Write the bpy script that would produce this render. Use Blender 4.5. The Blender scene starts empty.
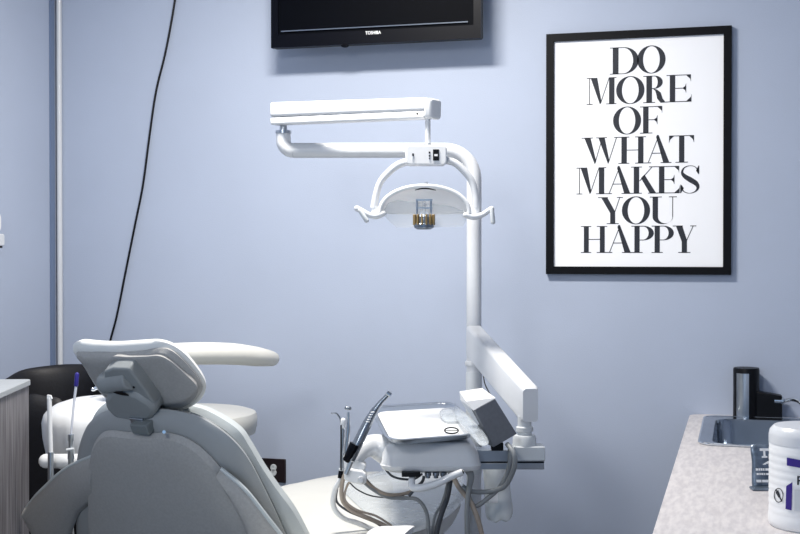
import bpy, bmesh, math, random
from mathutils import Vector, Matrix
random.seed(4)
V = Vector; PI = math.pi
S = bpy.context.scene
COL = S.collection
F = 1220.0; CAMZ = 1.44; YAW = math.radians(15.6); PITCH = math.atan(15/F)

# ------------------------------------------------------------------ camera
cd = bpy.data.cameras.new('camera'); cam = bpy.data.objects.new('camera', cd); COL.objects.link(cam)
cd.sensor_width = 36; cd.lens = 36*F/800; cd.clip_start = .05
cam.matrix_world = Matrix.Translation((0, 0, CAMZ)) @ Matrix.Rotation(YAW, 4, 'Z') @ Matrix.Rotation(PI/2-PITCH, 4, 'X')
S.camera = cam
CM = cam.matrix_world.copy(); EYE = CM.translation
RT = V((math.cos(YAW), math.sin(YAW), 0)); FW = V((-math.sin(YAW), math.cos(YAW), 0)); UP = V((0, 0, 1))
def C(px, py, d): return CM @ V(((px-400)/F*d, -(py-267)/F*d, -d))
def hit(px, py, o, n):
    r = C(px, py, 1)-EYE; o = V(o); n = V(n)
    return EYE + r*((o-EYE).dot(n)/r.dot(n))
def hy(px, py, y): return hit(px, py, (0, y, 0), (0, 1, 0))
def hz(px, py, z): return hit(px, py, (0, 0, z), (0, 0, 1))
WALL = 4.18

# ------------------------------------------------------------------ materials
def lin(c): return tuple((x/12.92 if x <= .04045 else ((x+.055)/1.055)**2.4) for x in c)
def hexc(h): return lin(tuple(int(h[i:i+2], 16)/255 for i in (0, 2, 4)))+(1,)
def mat(name, h, rough=.5, metal=0, noise=0, nscale=40, bump=0, bscale=200, coat=0, h2=None, trans=0, ior=1.45, alpha=1, spec=.5, stretch=None):
    m = bpy.data.materials.new(name); m.use_nodes = True
    nt = m.node_tree; b = nt.nodes['Principled BSDF']
    b.inputs['Base Color'].default_value = hexc(h); b.inputs['Roughness'].default_value = rough
    b.inputs['Metallic'].default_value = metal; b.inputs['Coat Weight'].default_value = coat
    b.inputs['Transmission Weight'].default_value = trans; b.inputs['IOR'].default_value = ior
    b.inputs['Alpha'].default_value = alpha; b.inputs['Specular IOR Level'].default_value = spec
    tc = nt.nodes.new('ShaderNodeTexCoord'); mp = nt.nodes.new('ShaderNodeMapping')
    nt.links.new(tc.outputs['Object'], mp.inputs['Vector'])
    if stretch: mp.inputs['Scale'].default_value = stretch
    n = nt.nodes.new('ShaderNodeTexNoise'); n.inputs['Scale'].default_value = nscale; n.inputs['Detail'].default_value = 6
    nt.links.new(mp.outputs[0], n.inputs['Vector'])
    cr = nt.nodes.new('ShaderNodeValToRGB')
    c1 = V(hexc(h)[:3]); c2 = V(hexc(h2)[:3]) if h2 else c1*(1-noise)
    cr.color_ramp.elements[0].position = .35; cr.color_ramp.elements[1].position = .65
    cr.color_ramp.elements[0].color = (*c2, 1); cr.color_ramp.elements[1].color = (*c1, 1)
    nt.links.new(n.outputs['Fac'], cr.inputs[0]); nt.links.new(cr.outputs[0], b.inputs['Base Color'])
    if bump:
        n2 = nt.nodes.new('ShaderNodeTexNoise'); n2.inputs['Scale'].default_value = bscale; n2.inputs['Detail'].default_value = 3
        nt.links.new(mp.outputs[0], n2.inputs['Vector'])
        bu = nt.nodes.new('ShaderNodeBump'); bu.inputs['Strength'].default_value = bump; bu.inputs['Distance'].default_value = .002
        nt.links.new(n2.outputs['Fac'], bu.inputs['Height']); nt.links.new(bu.outputs[0], b.inputs['Normal'])
    return m
M = dict(
 wall=mat('painted_wall', 'AEB8CB', .55, noise=.03, nscale=3, bump=.25, bscale=260, spec=.3),
 floor=mat('vinyl_floor', '9AA0A6', .35, noise=.12, nscale=14),
 ceil=mat('ceiling_tile', 'E6E8EC', .9, noise=.05, nscale=90, bump=.4, bscale=120),
 white=mat('white_enamel', 'D4D7DB', .28, noise=.02, coat=.3),
 whitep=mat('white_plastic', 'E6E8EA', .4, noise=.01),
 offw=mat('greyish_plastic', 'C9CED2', .42, noise=.03),
 metal=mat('brushed_steel', 'B9BFC6', .28, 1, noise=.06, nscale=30),
 chrome=mat('chrome', 'DDE2E6', .1, 1),
 dmetal=mat('dark_anodised_metal', '8A929C', .26, .8, noise=.25, nscale=120),
 black=mat('black_plastic', '08090E', .4, noise=.1, spec=.25),
 gloss=mat('black_gloss', '050710', .35, noise=.05, spec=.12),
 screen=mat('dark_screen', '04060C', .5, spec=.04),
 leather=mat('black_leather', '0D0D14', .55, noise=.2, bump=.3, bscale=150),
 vinyl=mat('grey_vinyl', '979B9D', .34, noise=.04, nscale=20, bump=.12, bscale=300),
 vinyll=mat('light_vinyl', 'DDDFDE', .4, noise=.03, nscale=20, bump=.1, bscale=300),
 shell=mat('textured_grey_shell', 'A6A6A5', .6, noise=.1, nscale=160, bump=.4, bscale=420),
 pipe=mat('seam_piping', '6F7678', .5, noise=.05),
 seat=mat('cream_upholstery', 'D0D0CB', .45, noise=.03, nscale=9, bump=.15, bscale=60),
 wood=mat('grey_wood_laminate', '858386', .6, h2='545157', nscale=14, stretch=(9, 9, .35), bump=.2, bscale=30),
 edge=mat('laminate_edge', 'A9AEB2', .5, noise=.05),
 top=mat('speckled_worktop', 'D2CECE', .45, h2='BEBABC', nscale=95, stretch=(1, .22, 1)),
 steel=mat('sink_steel', '9FA8B2', .2, 1, noise=.1, nscale=12),
 gold=mat('brass_fins', '9C8458', .4, .6),
 print=mat('poster_paper', 'F6F7FA', .6, noise=.01, nscale=3),
 ink=mat('black_ink', '20242E', .6, noise=.1),
 frame=mat('black_frame', '07080D', .5, noise=.1, spec=.15),
 purple=mat('purple_print', '33207E', .45),
 blue=mat('blue_tip', '2A2380', .4),
 tan=mat('tan_hose', 'ADA094', .45, noise=.08),
 ghose=mat('grey_hose', '8C9093', .42, noise=.08),
 dhose=mat('dark_hose', '4A4E54', .4, noise=.1),
 foil=mat('foil_sachet', '8794A4', .3, .6, h2='55616F', nscale=35),
 foilink=mat('sachet_print', 'F2F4F6', .5),
 greybox=mat('dark_grey_card', '6A6E75', .7, noise=.1, nscale=120),
 outlet=mat('brown_outlet', '1E1418', .35, noise=.1),
)
def glassy(name, h, alpha, rough=.12):
    m = mat(name, h, rough, alpha=alpha, coat=.4); return m
M['vinylf'] = mat('side_vinyl', 'B9C0C2', .42, noise=.03, nscale=20, bump=.1, bscale=300)
M['mech'] = mat('hinge_plastic', '8A8F91', .5, noise=.05, nscale=30)
M['frost'] = mat('frosted_reflector', 'F8F8F8', .7, trans=.4, ior=1.1)
M['clear'] = glassy('clear_plastic', 'E6E9EA', .3)
M['wrap'] = glassy('plastic_wrap', 'DCE3E8', .45, .15)
M['bottle'] = glassy('translucent_bottle', 'E4EAEE', .85, .25)
M['straw'] = glassy('clear_tube', 'D8DDE8', .7, .2)
# crinkled wrap
def crinkle(m, sc, st):
    nt = m.node_tree; b = nt.nodes['Principled BSDF']
    n = nt.nodes.new('ShaderNodeTexNoise'); n.inputs['Scale'].default_value = sc; n.inputs['Detail'].default_value = 2; n.inputs['Distortion'].default_value = 1.5
    tc = nt.nodes.new('ShaderNodeTexCoord'); nt.links.new(tc.outputs['Object'], n.inputs['Vector'])
    bu = nt.nodes.new('ShaderNodeBump'); bu.inputs['Strength'].default_value = st; bu.inputs['Distance'].default_value = .02
    nt.links.new(n.outputs['Fac'], bu.inputs['Height']); nt.links.new(bu.outputs[0], b.inputs['Normal'])
crinkle(M['wrap'], 4.5, .7)

# ------------------------------------------------------------------ object helpers
def off(o):
    v = V((0, 0, 0))
    while o is not None: v += o.location; o = o.parent
    return v
def obj(name, bm, m, parent=None, bevel=0, seg=3, smooth=True, sub=0, solid=0, at=None, label=None):
    """links bm (world coordinates) as one mesh object"""
    me = bpy.data.meshes.new(name)
    o0 = off(parent) if parent else V((0, 0, 0))
    loc = V((0, 0, 0))
    if parent is None:
        xs = [v.co for v in bm.verts]
        loc = V(((min(c.x for c in xs)+max(c.x for c in xs))/2, (min(c.y for c in xs)+max(c.y for c in xs))/2, min(c.z for c in xs)))
        o0 = loc
    bmesh.ops.translate(bm, vec=-o0, verts=bm.verts)
    bmesh.ops.recalc_face_normals(bm, faces=bm.faces)
    for f in bm.faces: f.smooth = smooth
    bm.to_mesh(me); bm.free()
    ms = m if isinstance(m, (list, tuple)) else [m]
    for k in ms: me.materials.append(M[k])
    o = bpy.data.objects.new(name, me); COL.objects.link(o)
    o.location = loc
    if parent: o.parent = parent
    if solid:
        d = o.modifiers.new('thick', 'SOLIDIFY'); d.thickness = solid; d.offset = 0
    if bevel:
        d = o.modifiers.new('bev', 'BEVEL'); d.width = bevel; d.segments = seg; d.limit_method = 'ANGLE'; d.angle_limit = math.radians(35)
    if sub:
        d = o.modifiers.new('sub', 'SUBSURF'); d.levels = sub; d.render_levels = sub
    if smooth:
        try: me.set_sharp_from_angle(angle=math.radians(42))
        except Exception: pass
    if label: o['label'] = label
    return o
def thing(name, label, cat, loc, group=None):
    o = bpy.data.objects.new(name, None); COL.objects.link(o); o.location = loc; o.empty_display_size = .05
    o['label'] = label; o['category'] = cat
    if group: o['group'] = group
    return o
def tag(o, label, cat, group=None):
    o['label'] = label; o['category'] = cat
    if group: o['group'] = group
    return o
def struct(o): o['kind'] = 'structure'; return o
NB = bmesh.new
def box(bm, c, sx, sy, sz, ax=(V((1, 0, 0)), V((0, 1, 0)), V((0, 0, 1)))):
    """box of full sizes sx, sy, sz along axes ax"""
    c = V(c); a, b, d = ax
    vs = [bm.verts.new(c+a*sx*i/2+b*sy*j/2+d*sz*k/2) for i in (-1, 1) for j in (-1, 1) for k in (-1, 1)]
    for f in ((0, 1, 3, 2), (4, 6, 7, 5), (0, 4, 5, 1), (2, 3, 7, 6), (0, 2, 6, 4), (1, 5, 7, 3)):
        bm.faces.new([vs[i] for i in f])
    return bm
def box2(bm, lo, hi):
    lo = V(lo); hi = V(hi); s = hi-lo
    return box(bm, (lo+hi)/2, abs(s.x), abs(s.y), abs(s.z))
def cr(pts, n=8, closed=False):
    """Catmull-Rom through pts (any tuple length as Vector)"""
    P = [V(p) for p in pts]; out = []; N = len(P)
    rng = range(N) if closed else range(N-1)
    for i in rng:
        if closed: a, b, c, d = P[i-1], P[i], P[(i+1) % N], P[(i+2) % N]
        else: a, b, c, d = P[max(i-1, 0)], P[i], P[i+1], P[min(i+2, N-1)]
        for k in range(n):
            t = k/n
            out.append(.5*((2*b)+(c-a)*t+(2*a-5*b+4*c-d)*t*t+(3*b-a-3*c+d)*t**3))
    if not closed: out.append(P[-1])
    return out
def tube(bm, pts, r, n=12, smooth=6, caps=True, rnd=False, flat=1.0, side=None):
    """tube along pts; r number or list per control point; flat squeezes along the up normal"""
    R = r if isinstance(r, (list, tuple)) else [r]*len(pts)
    if smooth and len(pts) > 2:
        q = cr([(p[0], p[1], p[2]) for p in pts], smooth)
        rr = []
        for i in range(len(pts)-1):
            for k in range(smooth): rr.append(R[i]+(R[i+1]-R[i])*k/smooth)
        rr.append(R[-1])
    else: q = [V(p) for p in pts]; rr = list(R)
    if rnd:   # rounded ends
        d0 = (q[0]-q[1]).normalized(); d1 = (q[-1]-q[-2]).normalized(); r0 = rr[0]; r1 = rr[-1]
        pre = [(q[0]+d0*r0*math.sin(a), r0*math.cos(a)) for a in (1.45, 1.1, .75, .35)]
        post = [(q[-1]+d1*r1*math.sin(a), r1*math.cos(a)) for a in (.35, .75, 1.1, 1.45)]
        q = [p for p, _ in pre]+q+[p for p, _ in post]; rr = [x for _, x in pre]+rr+[x for _, x in post]
    rings = []; t = (q[1]-q[0]).normalized()
    u = (side or (UP if abs(t.z) < .9 else V((1, 0, 0)))); u = (u-t*u.dot(t)).normalized()
    for i, p in enumerate(q):
        if i == 0: tt = q[1]-q[0]
        elif i == len(q)-1: tt = q[-1]-q[-2]
        else: tt = q[i+1]-q[i-1]
        tt.normalize(); u = (u-tt*u.dot(tt)).normalized(); w = tt.cross(u)
        rings.append([bm.verts.new(p+(u*math.cos(2*PI*k/n)*flat+w*math.sin(2*PI*k/n))*rr[i]) for k in range(n)])
    for a, b in zip(rings, rings[1:]):
        for k in range(n): bm.faces.new((a[k], a[(k+1) % n], b[(k+1) % n], b[k]))
    if caps: bm.faces.new(rings[0][::-1]); bm.faces.new(rings[-1])
    return bm
def lathe(bm, base, axis, prof, n=32, mod=None):
    """prof: list of (radius, height) along axis from base"""
    base = V(base); a = V(axis).normalized(); u = (V((1, 0, 0)) if abs(a.x) < .8 else V((0, 1, 0))); u = (u-a*u.dot(a)).normalized(); w = a.cross(u)
    rings = []
    for r, h in prof:
        ring = []
        for k in range(n):
            th = 2*PI*k/n; rr, hh = (r, h) if not mod else mod(r, h, th)
            ring.append(bm.verts.new(base+a*hh+(u*math.cos(th)+w*math.sin(th))*max(rr, 1e-4)))
        rings.append(ring)
    for p, q in zip(rings, rings[1:]):
        for k in range(n): bm.faces.new((p[k], p[(k+1) % n], q[(k+1) % n], q[k]))
    bm.faces.new(rings[0][::-1]); bm.faces.new(rings[-1])
    return bm
def pillow(bm, outline, n, tf, tb, rings=7, p=3.5, smooth=6, bend=None, cen=None):
    """closed cushion on an outline (world points), tf thick along n and tb against it, edges rounded"""
    o = cr(outline, smooth, True) if smooth else [V(x) for x in outline]
    n = V(n).normalized(); c = V(cen) if cen else sum(o, V((0, 0, 0)))/len(o); N = len(o)
    ss = [math.cos(PI/2*i/rings)**.6 if i else 1 for i in range(rings)]
    ss = [1]+[1-(i/(rings-1))**1.8*.97 for i in range(1, rings)]
    def h(s): return (max(0, 1-s**(p*2)))**(1/2.2)
    rim = [bm.verts.new(x+(n*bend(x) if bend else V((0, 0, 0)))) for x in o]
    for sg, T in ((1, tf), (-1, tb)):
        prev = rim
        for s in ss[1:]:
            cur = []
            for x in o:
                q = c+(x-c)*s; cur.append(bm.verts.new(q+n*(sg*T*h(s)+(bend(q) if bend else 0))))
            for k in range(N):
                f = (prev[k], prev[(k+1) % N], cur[(k+1) % N], cur[k]); bm.faces.new(f if sg > 0 else f[::-1])
            prev = cur
        bm.faces.new(prev if sg > 0 else prev[::-1])
    return bm
def prism(bm, poly, d):
    """poly world points, extruded by vector d"""
    d = V(d); a = [bm.verts.new(V(p)) for p in poly]; b = [bm.verts.new(V(p)+d) for p in poly]; N = len(a)
    bm.faces.new(a); bm.faces.new(b[::-1])
    for k in range(N): bm.faces.new((a[k], b[k], b[(k+1) % N], a[(k+1) % N]))
    return bm
def rrect(x0, x1, y0, y1, r, k=5):
    out = []
    for cx, cy, a0 in ((x1-r, y1-r, 0), (x0+r, y1-r, PI/2), (x0+r, y0+r, PI), (x1-r, y0+r, 1.5*PI)):
        for i in range(k+1):
            a = a0+PI/2*i/k; out.append((cx+r*math.cos(a), cy+r*math.sin(a)))
    return out
def loft(bm, rings, cap0=True, cap1=True):
    R = [[bm.verts.new(V(p)) for p in r] for r in rings]; N = len(R[0])
    for a, b in zip(R, R[1:]):
        for k in range(N): bm.faces.new((a[k], a[(k+1) % N], b[(k+1) % N], b[k]))
    if cap0: bm.faces.new(R[0][::-1])
    if cap1: bm.faces.new(R[-1])
    return bm
def cyl(bm, a, b, r, n=20): return tube(bm, [a, b], r, n, 0)
def text_mesh(name, s, m, parent, origin, xdir, ydir, width, nrm, bold=0):
    """flat lettering fitted to width, lying on the surface at origin (lower left)"""
    cu = bpy.data.curves.new(name, 'FONT'); cu.body = s; cu.extrude = .0; cu.offset = bold
    t = bpy.data.objects.new('tmp', cu); COL.objects.link(t)
    dg = bpy.context.evaluated_depsgraph_get(); me = bpy.data.meshes.new_from_object(t.evaluated_get(dg))
    bpy.data.objects.remove(t)
    xs = [v.co.x for v in me.vertices]; w = max(xs)-min(xs); x0 = min(xs); k = width/w
    bm = NB(); bm.from_mesh(me)
    for v in bm.verts: v.co = V(origin)+V(xdir)*(v.co.x-x0)*k+V(ydir)*v.co.y*k+V(nrm)*.0004
    return obj(name, bm, m, parent, smooth=False)

# ------------------------------------------------------------------ room shell
XL = hy(60, 300, WALL).x - .01
cb = hz(690, 414, .9); XC = cb.x        # left edge of the right-hand counter
XR = XC+1.6; CEIL = 2.8; YB = -1.6
b = NB(); box2(b, (XL-.1, WALL, 0), (XR+.1, WALL+.1, CEIL)); struct(obj('wall_back', b, 'wall', smooth=False))
b = NB(); box2(b, (XL-.1, YB, 0), (XL, WALL, CEIL)); struct(obj('wall_left', b, 'wall', smooth=False))
b = NB(); box2(b, (XR, YB, 0), (XR+.1, WALL, CEIL)); struct(obj('wall_right', b, 'wall', smooth=False))
b = NB(); box2(b, (XL-.1, YB, -.1), (XR+.1, WALL+.1, 0)); struct(obj('floor', b, 'floor', smooth=False))
b = NB(); box2(b, (XL-.1, YB, CEIL), (XR+.1, WALL+.1, CEIL+.1)); struct(obj('ceiling', b, 'ceil', smooth=False))
b = NB(); box2(b, (XL, WALL-.012, 0), (XC+.02, WALL, .1)); struct(obj('baseboard_back', b, 'offw', bevel=.003))
b = NB(); box2(b, (XL, YB, 0), (XL+.012, WALL-.012, .1)); struct(obj('baseboard_left', b, 'offw', bevel=.003))
# corner strip: round white bead set in a blue-grey channel
b = NB(); cyl(b, (XL+.017, WALL-.012, .1), (XL+.017, WALL-.012, CEIL), .0105); struct(obj('trim_1', b, 'white'))
M['chan'] = mat('channel_strip', '6C7C98', .5)
b = NB(); box2(b, (XL, WALL-.055, .1), (XL+.006, WALL-.026, CEIL)); struct(obj('trim_2', b, 'chan', smooth=False))

# ------------------------------------------------------------------ television
YF = WALL-.14
p0 = hy(271, 48, YF); p1 = hy(481, 38, YF); tz = (p0.z+p1.z)/2; tx0, tx1 = p0.x, p1.x; TH = (tx1-tx0)*.60
tv = thing('television', 'black flat television mounted high on the wall above the dental lamp', 'television', ((tx0+tx1)/2, WALL-.05, tz))
b = NB(); box2(b, (tx0, YF+.02, tz), (tx1, YF+.045, tz+TH)); box2(b, (tx0+.05, YF+.045, tz+.04), (tx1-.05, YF+.07, tz+TH-.05)); obj('rear_housing', b, 'black', tv, bevel=.008)
b = NB()
zb = tz+.045
for lo, hi in (((tx0, YF, tz), (tx1, YF+.02, zb)), ((tx0, YF, tz+TH-.03), (tx1, YF+.02, tz+TH)), ((tx0, YF, zb), (tx0+.026, YF+.02, tz+TH-.03)), ((tx1-.026, YF, zb), (tx1, YF+.02, tz+TH-.03))): box2(b, lo, hi)
obj('bezel', b, 'gloss', tv, smooth=False)
b = NB(); box2(b, (tx0+.026, YF+.006, zb), (tx1-.026, YF+.02, tz+TH-.03)); obj('screen', b, 'screen', tv, smooth=False)
lz = (hy(281, 31.2, YF).z+hy(468, 22, YF).z)/2
b = NB(); box2(b, (hy(281, 31, YF).x, YF-.0015, lz-.0018), (hy(468, 22, YF).x, YF, lz+.0018)); obj('silver_line', b, 'chrome', tv, smooth=False)
a = hy(365.5, 33.5, YF); e = hy(381, 33.5, YF)
text_mesh('maker_name', 'TOSHIBA', 'whitep', tv, (a.x, YF-.001, lz-.026), (1, 0, 0), (0, 0, 1.15), e.x-a.x, (0, -1, 0), .02)
q = hy(344, 46, YF); b = NB(); pillow(b, [q+V((x*.014, .01, z*.005+.001)) for x, z in ((-1, .6), (-.8, -.5), (0, -1), (.8, -.5), (1, .6), (0, 1))], (0, -1, 0), .008, .008); obj('sensor_lip', b, 'gloss', tv)
b = NB(); box2(b, ((tx0+tx1)/2-.12, YF+.07, tz+.1), ((tx0+tx1)/2+.12, WALL+.001, tz+.32)); obj('wall_bracket', b, 'dmetal', tv, bevel=.004)

# ------------------------------------------------------------------ hanging cable
b = NB(); tube(b, [(lambda q: (q.x, q.y, q.z))(hy(x, y, WALL-.012)) for x, y in ((190, -116), (183, -60), (175, 0), (166, 50), (156, 92), (149, 140), (143, 185), (135, 225), (126, 270), (117, 315), (110, 342), (102, 380), (98, 440), (96, 520), (96, 620))], .0042, 8, 8)
tag(obj('cable', b, 'black'), 'long thin black cable hanging in a slack curve down the wall', 'cable')

# ------------------------------------------------------------------ poster
YP = WALL-.022
pl = [hy(545.5, 34, YP), hy(731, 25.5, YP), hy(732, 275, YP), hy(546.5, 274, YP)]
px0 = (pl[0].x+pl[3].x)/2; px1 = (pl[1].x+pl[2].x)/2; pz1 = (pl[0].z+pl[1].z)/2; pz0 = (pl[2].z+pl[3].z)/2
po = thing('framed_poster', 'black framed white poster with large black serif lettering on the wall', 'poster', ((px0+px1)/2, WALL-.01, pz0))
fw = .026
b = NB()
for lo, hi in (((px0, YP, pz0), (px0+fw, WALL, pz1)), ((px1-fw, YP, pz0), (px1, WALL, pz1)), ((px0+fw, YP, pz0), (px1-fw, WALL, pz0+fw)), ((px0+fw, YP, pz1-fw), (px1-fw, WALL, pz1))): box2(b, lo, hi)
obj('frame', b, 'frame', po, smooth=False)
yp = WALL-.012
b = NB(); box2(b, (px0+fw, yp, pz0+fw), (px1-fw, WALL, pz1-fw)); obj('print', b, 'print', po, smooth=False)
LB = NB(); YI = yp-.0008
row = [0]
def LP(x, y):    # letter point: photo x, height 0..27 above the row's foot
    X = hy(x, 150, YI).x; Z = hy(640, row[0]-y, YI).z
    return V((X, YI, Z))
def poly(pts): LB.faces.new([LB.verts.new(LP(*p)) for p in pts])
def rect(x0, x1, y0, y1): poly([(x0, y0), (x1, y0), (x1, y1), (x0, y1)])
HL = .75
def serif(x0, x1, y): rect(x0, x1, y, y+HL) if y < 10 else rect(x0, x1, y-HL, y)
def stem(x0, x1, y0=0, y1=27): rect(x0, x1, y0, y1)
def line(xa, ya, xb, yb, w): poly([(xa-w/2, ya), (xa+w/2, ya), (xb+w/2, yb), (xb-w/2, yb)])
def strip(A, B):
    va = [LB.verts.new(LP(*p)) for p in A]; vb = [LB.verts.new(LP(*p)) for p in B]
    for i in range(len(A)-1): LB.faces.new((va[i], va[i+1], vb[i+1], vb[i]))
def ring(x0, x1, t, y0=-.5, y1=27.5, h=.7):
    cx = (x0+x1)/2; cy = (y0+y1)/2; A = []; B = []
    for k in range(49):
        a = 2*PI*k/48
        A.append((cx+(x1-x0)/2*math.cos(a), cy+(y1-y0)/2*math.sin(a))); B.append((cx+((x1-x0)/2-t)*math.cos(a), cy+((y1-y0)/2-h)*math.sin(a)))
    strip(A, B)
def bowl(xs, x1, t, y0, y1, h=.7):
    cy = (y0+y1)/2; A = [(xs, y1)]; B = [(xs, y1-h)]; xm = xs+(x1-xs)*.25
    for k in range(25):
        a = PI/2-PI*k/24
        A.append((xm+(x1-xm)*math.cos(a), cy+(y1-y0)/2*math.sin(a))); B.append((xm+(x1-xm-t)*math.cos(a), cy+((y1-y0)/2-h)*math.sin(a)))
    A.append((xs, y0)); B.append((xs, y0+h)); strip(A, B)
def tick(x, y, dx, dy):   # triangular arm end
    poly([(x, y), (x-dx, y), (x-.6, y+dy*.6), (x, y+dy)])
def lE(x0, x1, t, F_=False, dip=0):
    stem(x0, x0+t); serif(x0-3.2, x0+t, 0); serif(x0-3.2, x0+t, 27)
    rect(x0+t, x1-1, 27-HL, 27); tick(x1-.3, 27, 5.5, -7.5)
    rect(x0+t, x1-5.5, 13.2, 13.2+HL); xm = x1-5; poly([(xm, 8.5), (xm, 18.5), (xm-1.1, 15.5), (xm-3.8, 13.6), (xm-1.1, 11.5)])
    if F_: serif(x0-3.2, x0+t+4, 0)
    else: rect(x0+t, x1, 0, HL); tick(x1+.3, 0, 6, 8)
def lM(x0, x1, t):
    line(x0+2, 0, x0+2, 27, HL); serif(x0-1, x0+5, 0); serif(x0-1, x0+6, 27)
    xv = x0+(x1-x0)*.46; poly([(x0+3, 27), (x0+3+t+1.2, 27), (xv+1.5, 3), (xv, 0)])
    line(xv+.6, 1, x1-t+.2, 27, HL); stem(x1-t, x1); serif(x1-t-3, x1+2, 0); serif(x1-t, x1+2, 27)
def lA(x0, x1, t, ap=.5):
    xa = x0+(x1-x0)*ap
    line(x0+1, 0, xa, 26, HL); poly([(xa-1.3, 28), (xa+.3, 28), (x1, 0), (x1-t-.8, 0), (xa-2.2, 26)])
    rect(x0+4.5, x1-t-1.5, 9.5, 9.5+HL); serif(x0-2, x0+4, 0); serif(x1-t-3.5, x1+2, 0)
def lH(x0, xr, t):
    stem(x0, x0+t); stem(xr, xr+t); rect(x0+t, xr, 13.2, 13.2+HL)
    for x in (x0, xr):
        serif(x-3, x+t+2.5, 0); serif(x-3, x+t+2.5, 27)
def lP(x0, x1, t):
    stem(x0, x0+t); serif(x0-3, x0+t+3, 0); serif(x0-3, x0+t, 27); bowl(x0+t, x1, t, 12.5, 27)
def lY(x0, x1, t, sx):
    stem(sx, sx+t, 0, 12.5); poly([(x0+2, 27), (x0+2+t+1.2, 27), (sx+t, 12.5), (sx, 12.5), (sx, 11)])
    line(sx+t-.4, 12, x1-2, 27, HL); serif(x0-1, x0+9, 27); serif(x1-5, x1+1, 27); serif(sx-3.5, sx+t+3.5, 0)
T = 5.4
row[0] = 73.4   # DO
stem(612.5, 618.3); serif(609.5, 619, 0); serif(609.5, 619, 27); bowl(618, 638.5, 5.6, 0, 27); ring(637, 665.3, 5.8)
row[0] = 103.2  # MORE
lM(587.5, 614.3, T); ring(616, 644.3, 5.8)
stem(646.2, 651.8); serif(643, 655, 0); serif(643, 652, 27); bowl(651.5, 662.5, 5, 14, 27)
strip([(653, 14.3), (657, 13), (660.5, 10), (662.5, 4), (665, .7), (668.5, .6)], [(653, 13.6), (655, 12), (656, 9), (657, 4), (660.5, -.2), (668.5, 0)])
lE(669.6, 691, T)
row[0] = 133.6  # OF
ring(613, 641, 5.8); lE(643, 662.4, T, True)
row[0] = 163.4  # WHAT
poly([(584.2, 27), (590.4, 27), (596.2, 3), (594.8, 0)]); line(595, 1, 601, 22, HL)
poly([(598.2, 27), (604.6, 27), (609.4, 3), (608, 0)]); line(608.3, 1, 616.6, 27, HL); serif(581.5, 593, 27); serif(596, 607, 27); serif(614, 619, 27)
lH(621.4, 638, T); lA(647, 669.5, T); stem(679, 684.3); serif(675.5, 688, 0); rect(669, 694, 27-HL, 27)
poly([(669, 27), (674.5, 27), (670.2, 23), (669, 19.5)]); poly([(694, 27), (688.5, 27), (692.8, 23), (694, 19.5)])
row[0] = 193.6  # MAKES
lM(577.5, 604.3, T); lA(608, 630.5, T); stem(633.8, 639.2); serif(631, 642, 0); serif(631, 642, 27)
line(639.6, 12.5, 652.5, 27, HL+.3); poly([(641, 15.5), (644.5, 19), (656.4, 0), (650, 0)]); serif(649, 657, 27); serif(648, 659, 0)
lE(659, 679.5, T)
sp = cr([(698.3, 21), (695.5, 25.5), (690, 27), (684.3, 25), (682.2, 20.5), (685, 16.5), (690.5, 13), (696, 9.5), (698, 5.5), (695.5, 1.5), (690, -.2), (684.5, 1.2), (681.3, 5.5)], 6)
ws = [1.4, .7, .5, 1.2, 2.4, 4.2, 5.2, 4.6, 3, 1.2, .5, .8, 1.6]
A = []; B = []
for i, p in enumerate(sp):
    q0 = sp[max(i-1, 0)]; q1 = sp[min(i+1, len(sp)-1)]; t_ = (q1-q0).normalized(); nn = V((-t_.y, t_.x)); j = min(i//6, 11); w = ws[j]+(ws[j+1]-ws[j])*((i-6*j)/6)
    A.append(tuple(p+nn*w/2)); B.append(tuple(p-nn*w/2))
strip(A, B); poly([(699.3, 27), (698.6, 27), (696, 22), (698.4, 18.5), (699.3, 19)]); poly([(680.3, 0), (681, 0), (684, 5), (681.2, 8.5), (680.3, 8)])
row[0] = 223.8  # YOU
lY(599, 622, 5, 610.3); ring(622, 650.2, 5.8)
stem(652.7, 658.1, 7, 27); A = []; B = []
for k in range(17):
    a = PI+PI*k/16; A.append((662.9+10.2*math.cos(a), 7+7.4*math.sin(a))); B.append((665.4+7.3*math.cos(a), 7+6.7*math.sin(a)))
strip(A, B); line(672.8, 7, 672.8, 27, HL); serif(650, 662, 27); serif(669, 677, 27)
row[0] = 252.8  # HAPPY
lH(584, 600, 4.9); lA(608.5, 631, T); lP(634.6, 654, 5.2); lP(654.8, 674, 5.2); lY(674, 695.5, 5.2, 682)
obj('lettering', LB, 'ink', po, smooth=False)

# ------------------------------------------------------------------ wall socket
q0 = hy(258, 458, WALL-.008); q1 = hy(285.5, 483, WALL-.008)
so = thing('wall_socket', 'dark brown double wall socket plate just above the chair seat', 'socket', ((q0.x+q1.x)/2, WALL, q1.z))
b = NB(); box2(b, (q0.x, WALL-.008, q1.z), (q1.x, WALL, q0.z)); obj('plate', b, 'outlet', so, bevel=.003)
for yy in (467.5, 472.5):
    q = hy(273.5, yy, WALL-.008); b = NB(); lathe(b, (q.x, WALL-.008, q.z), (0, -1, 0), [(.0125, 0), (.0115, .003), (.005, .003), (.005, .001)], 20); obj('outlet_face', b, 'offw', so)

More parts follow.
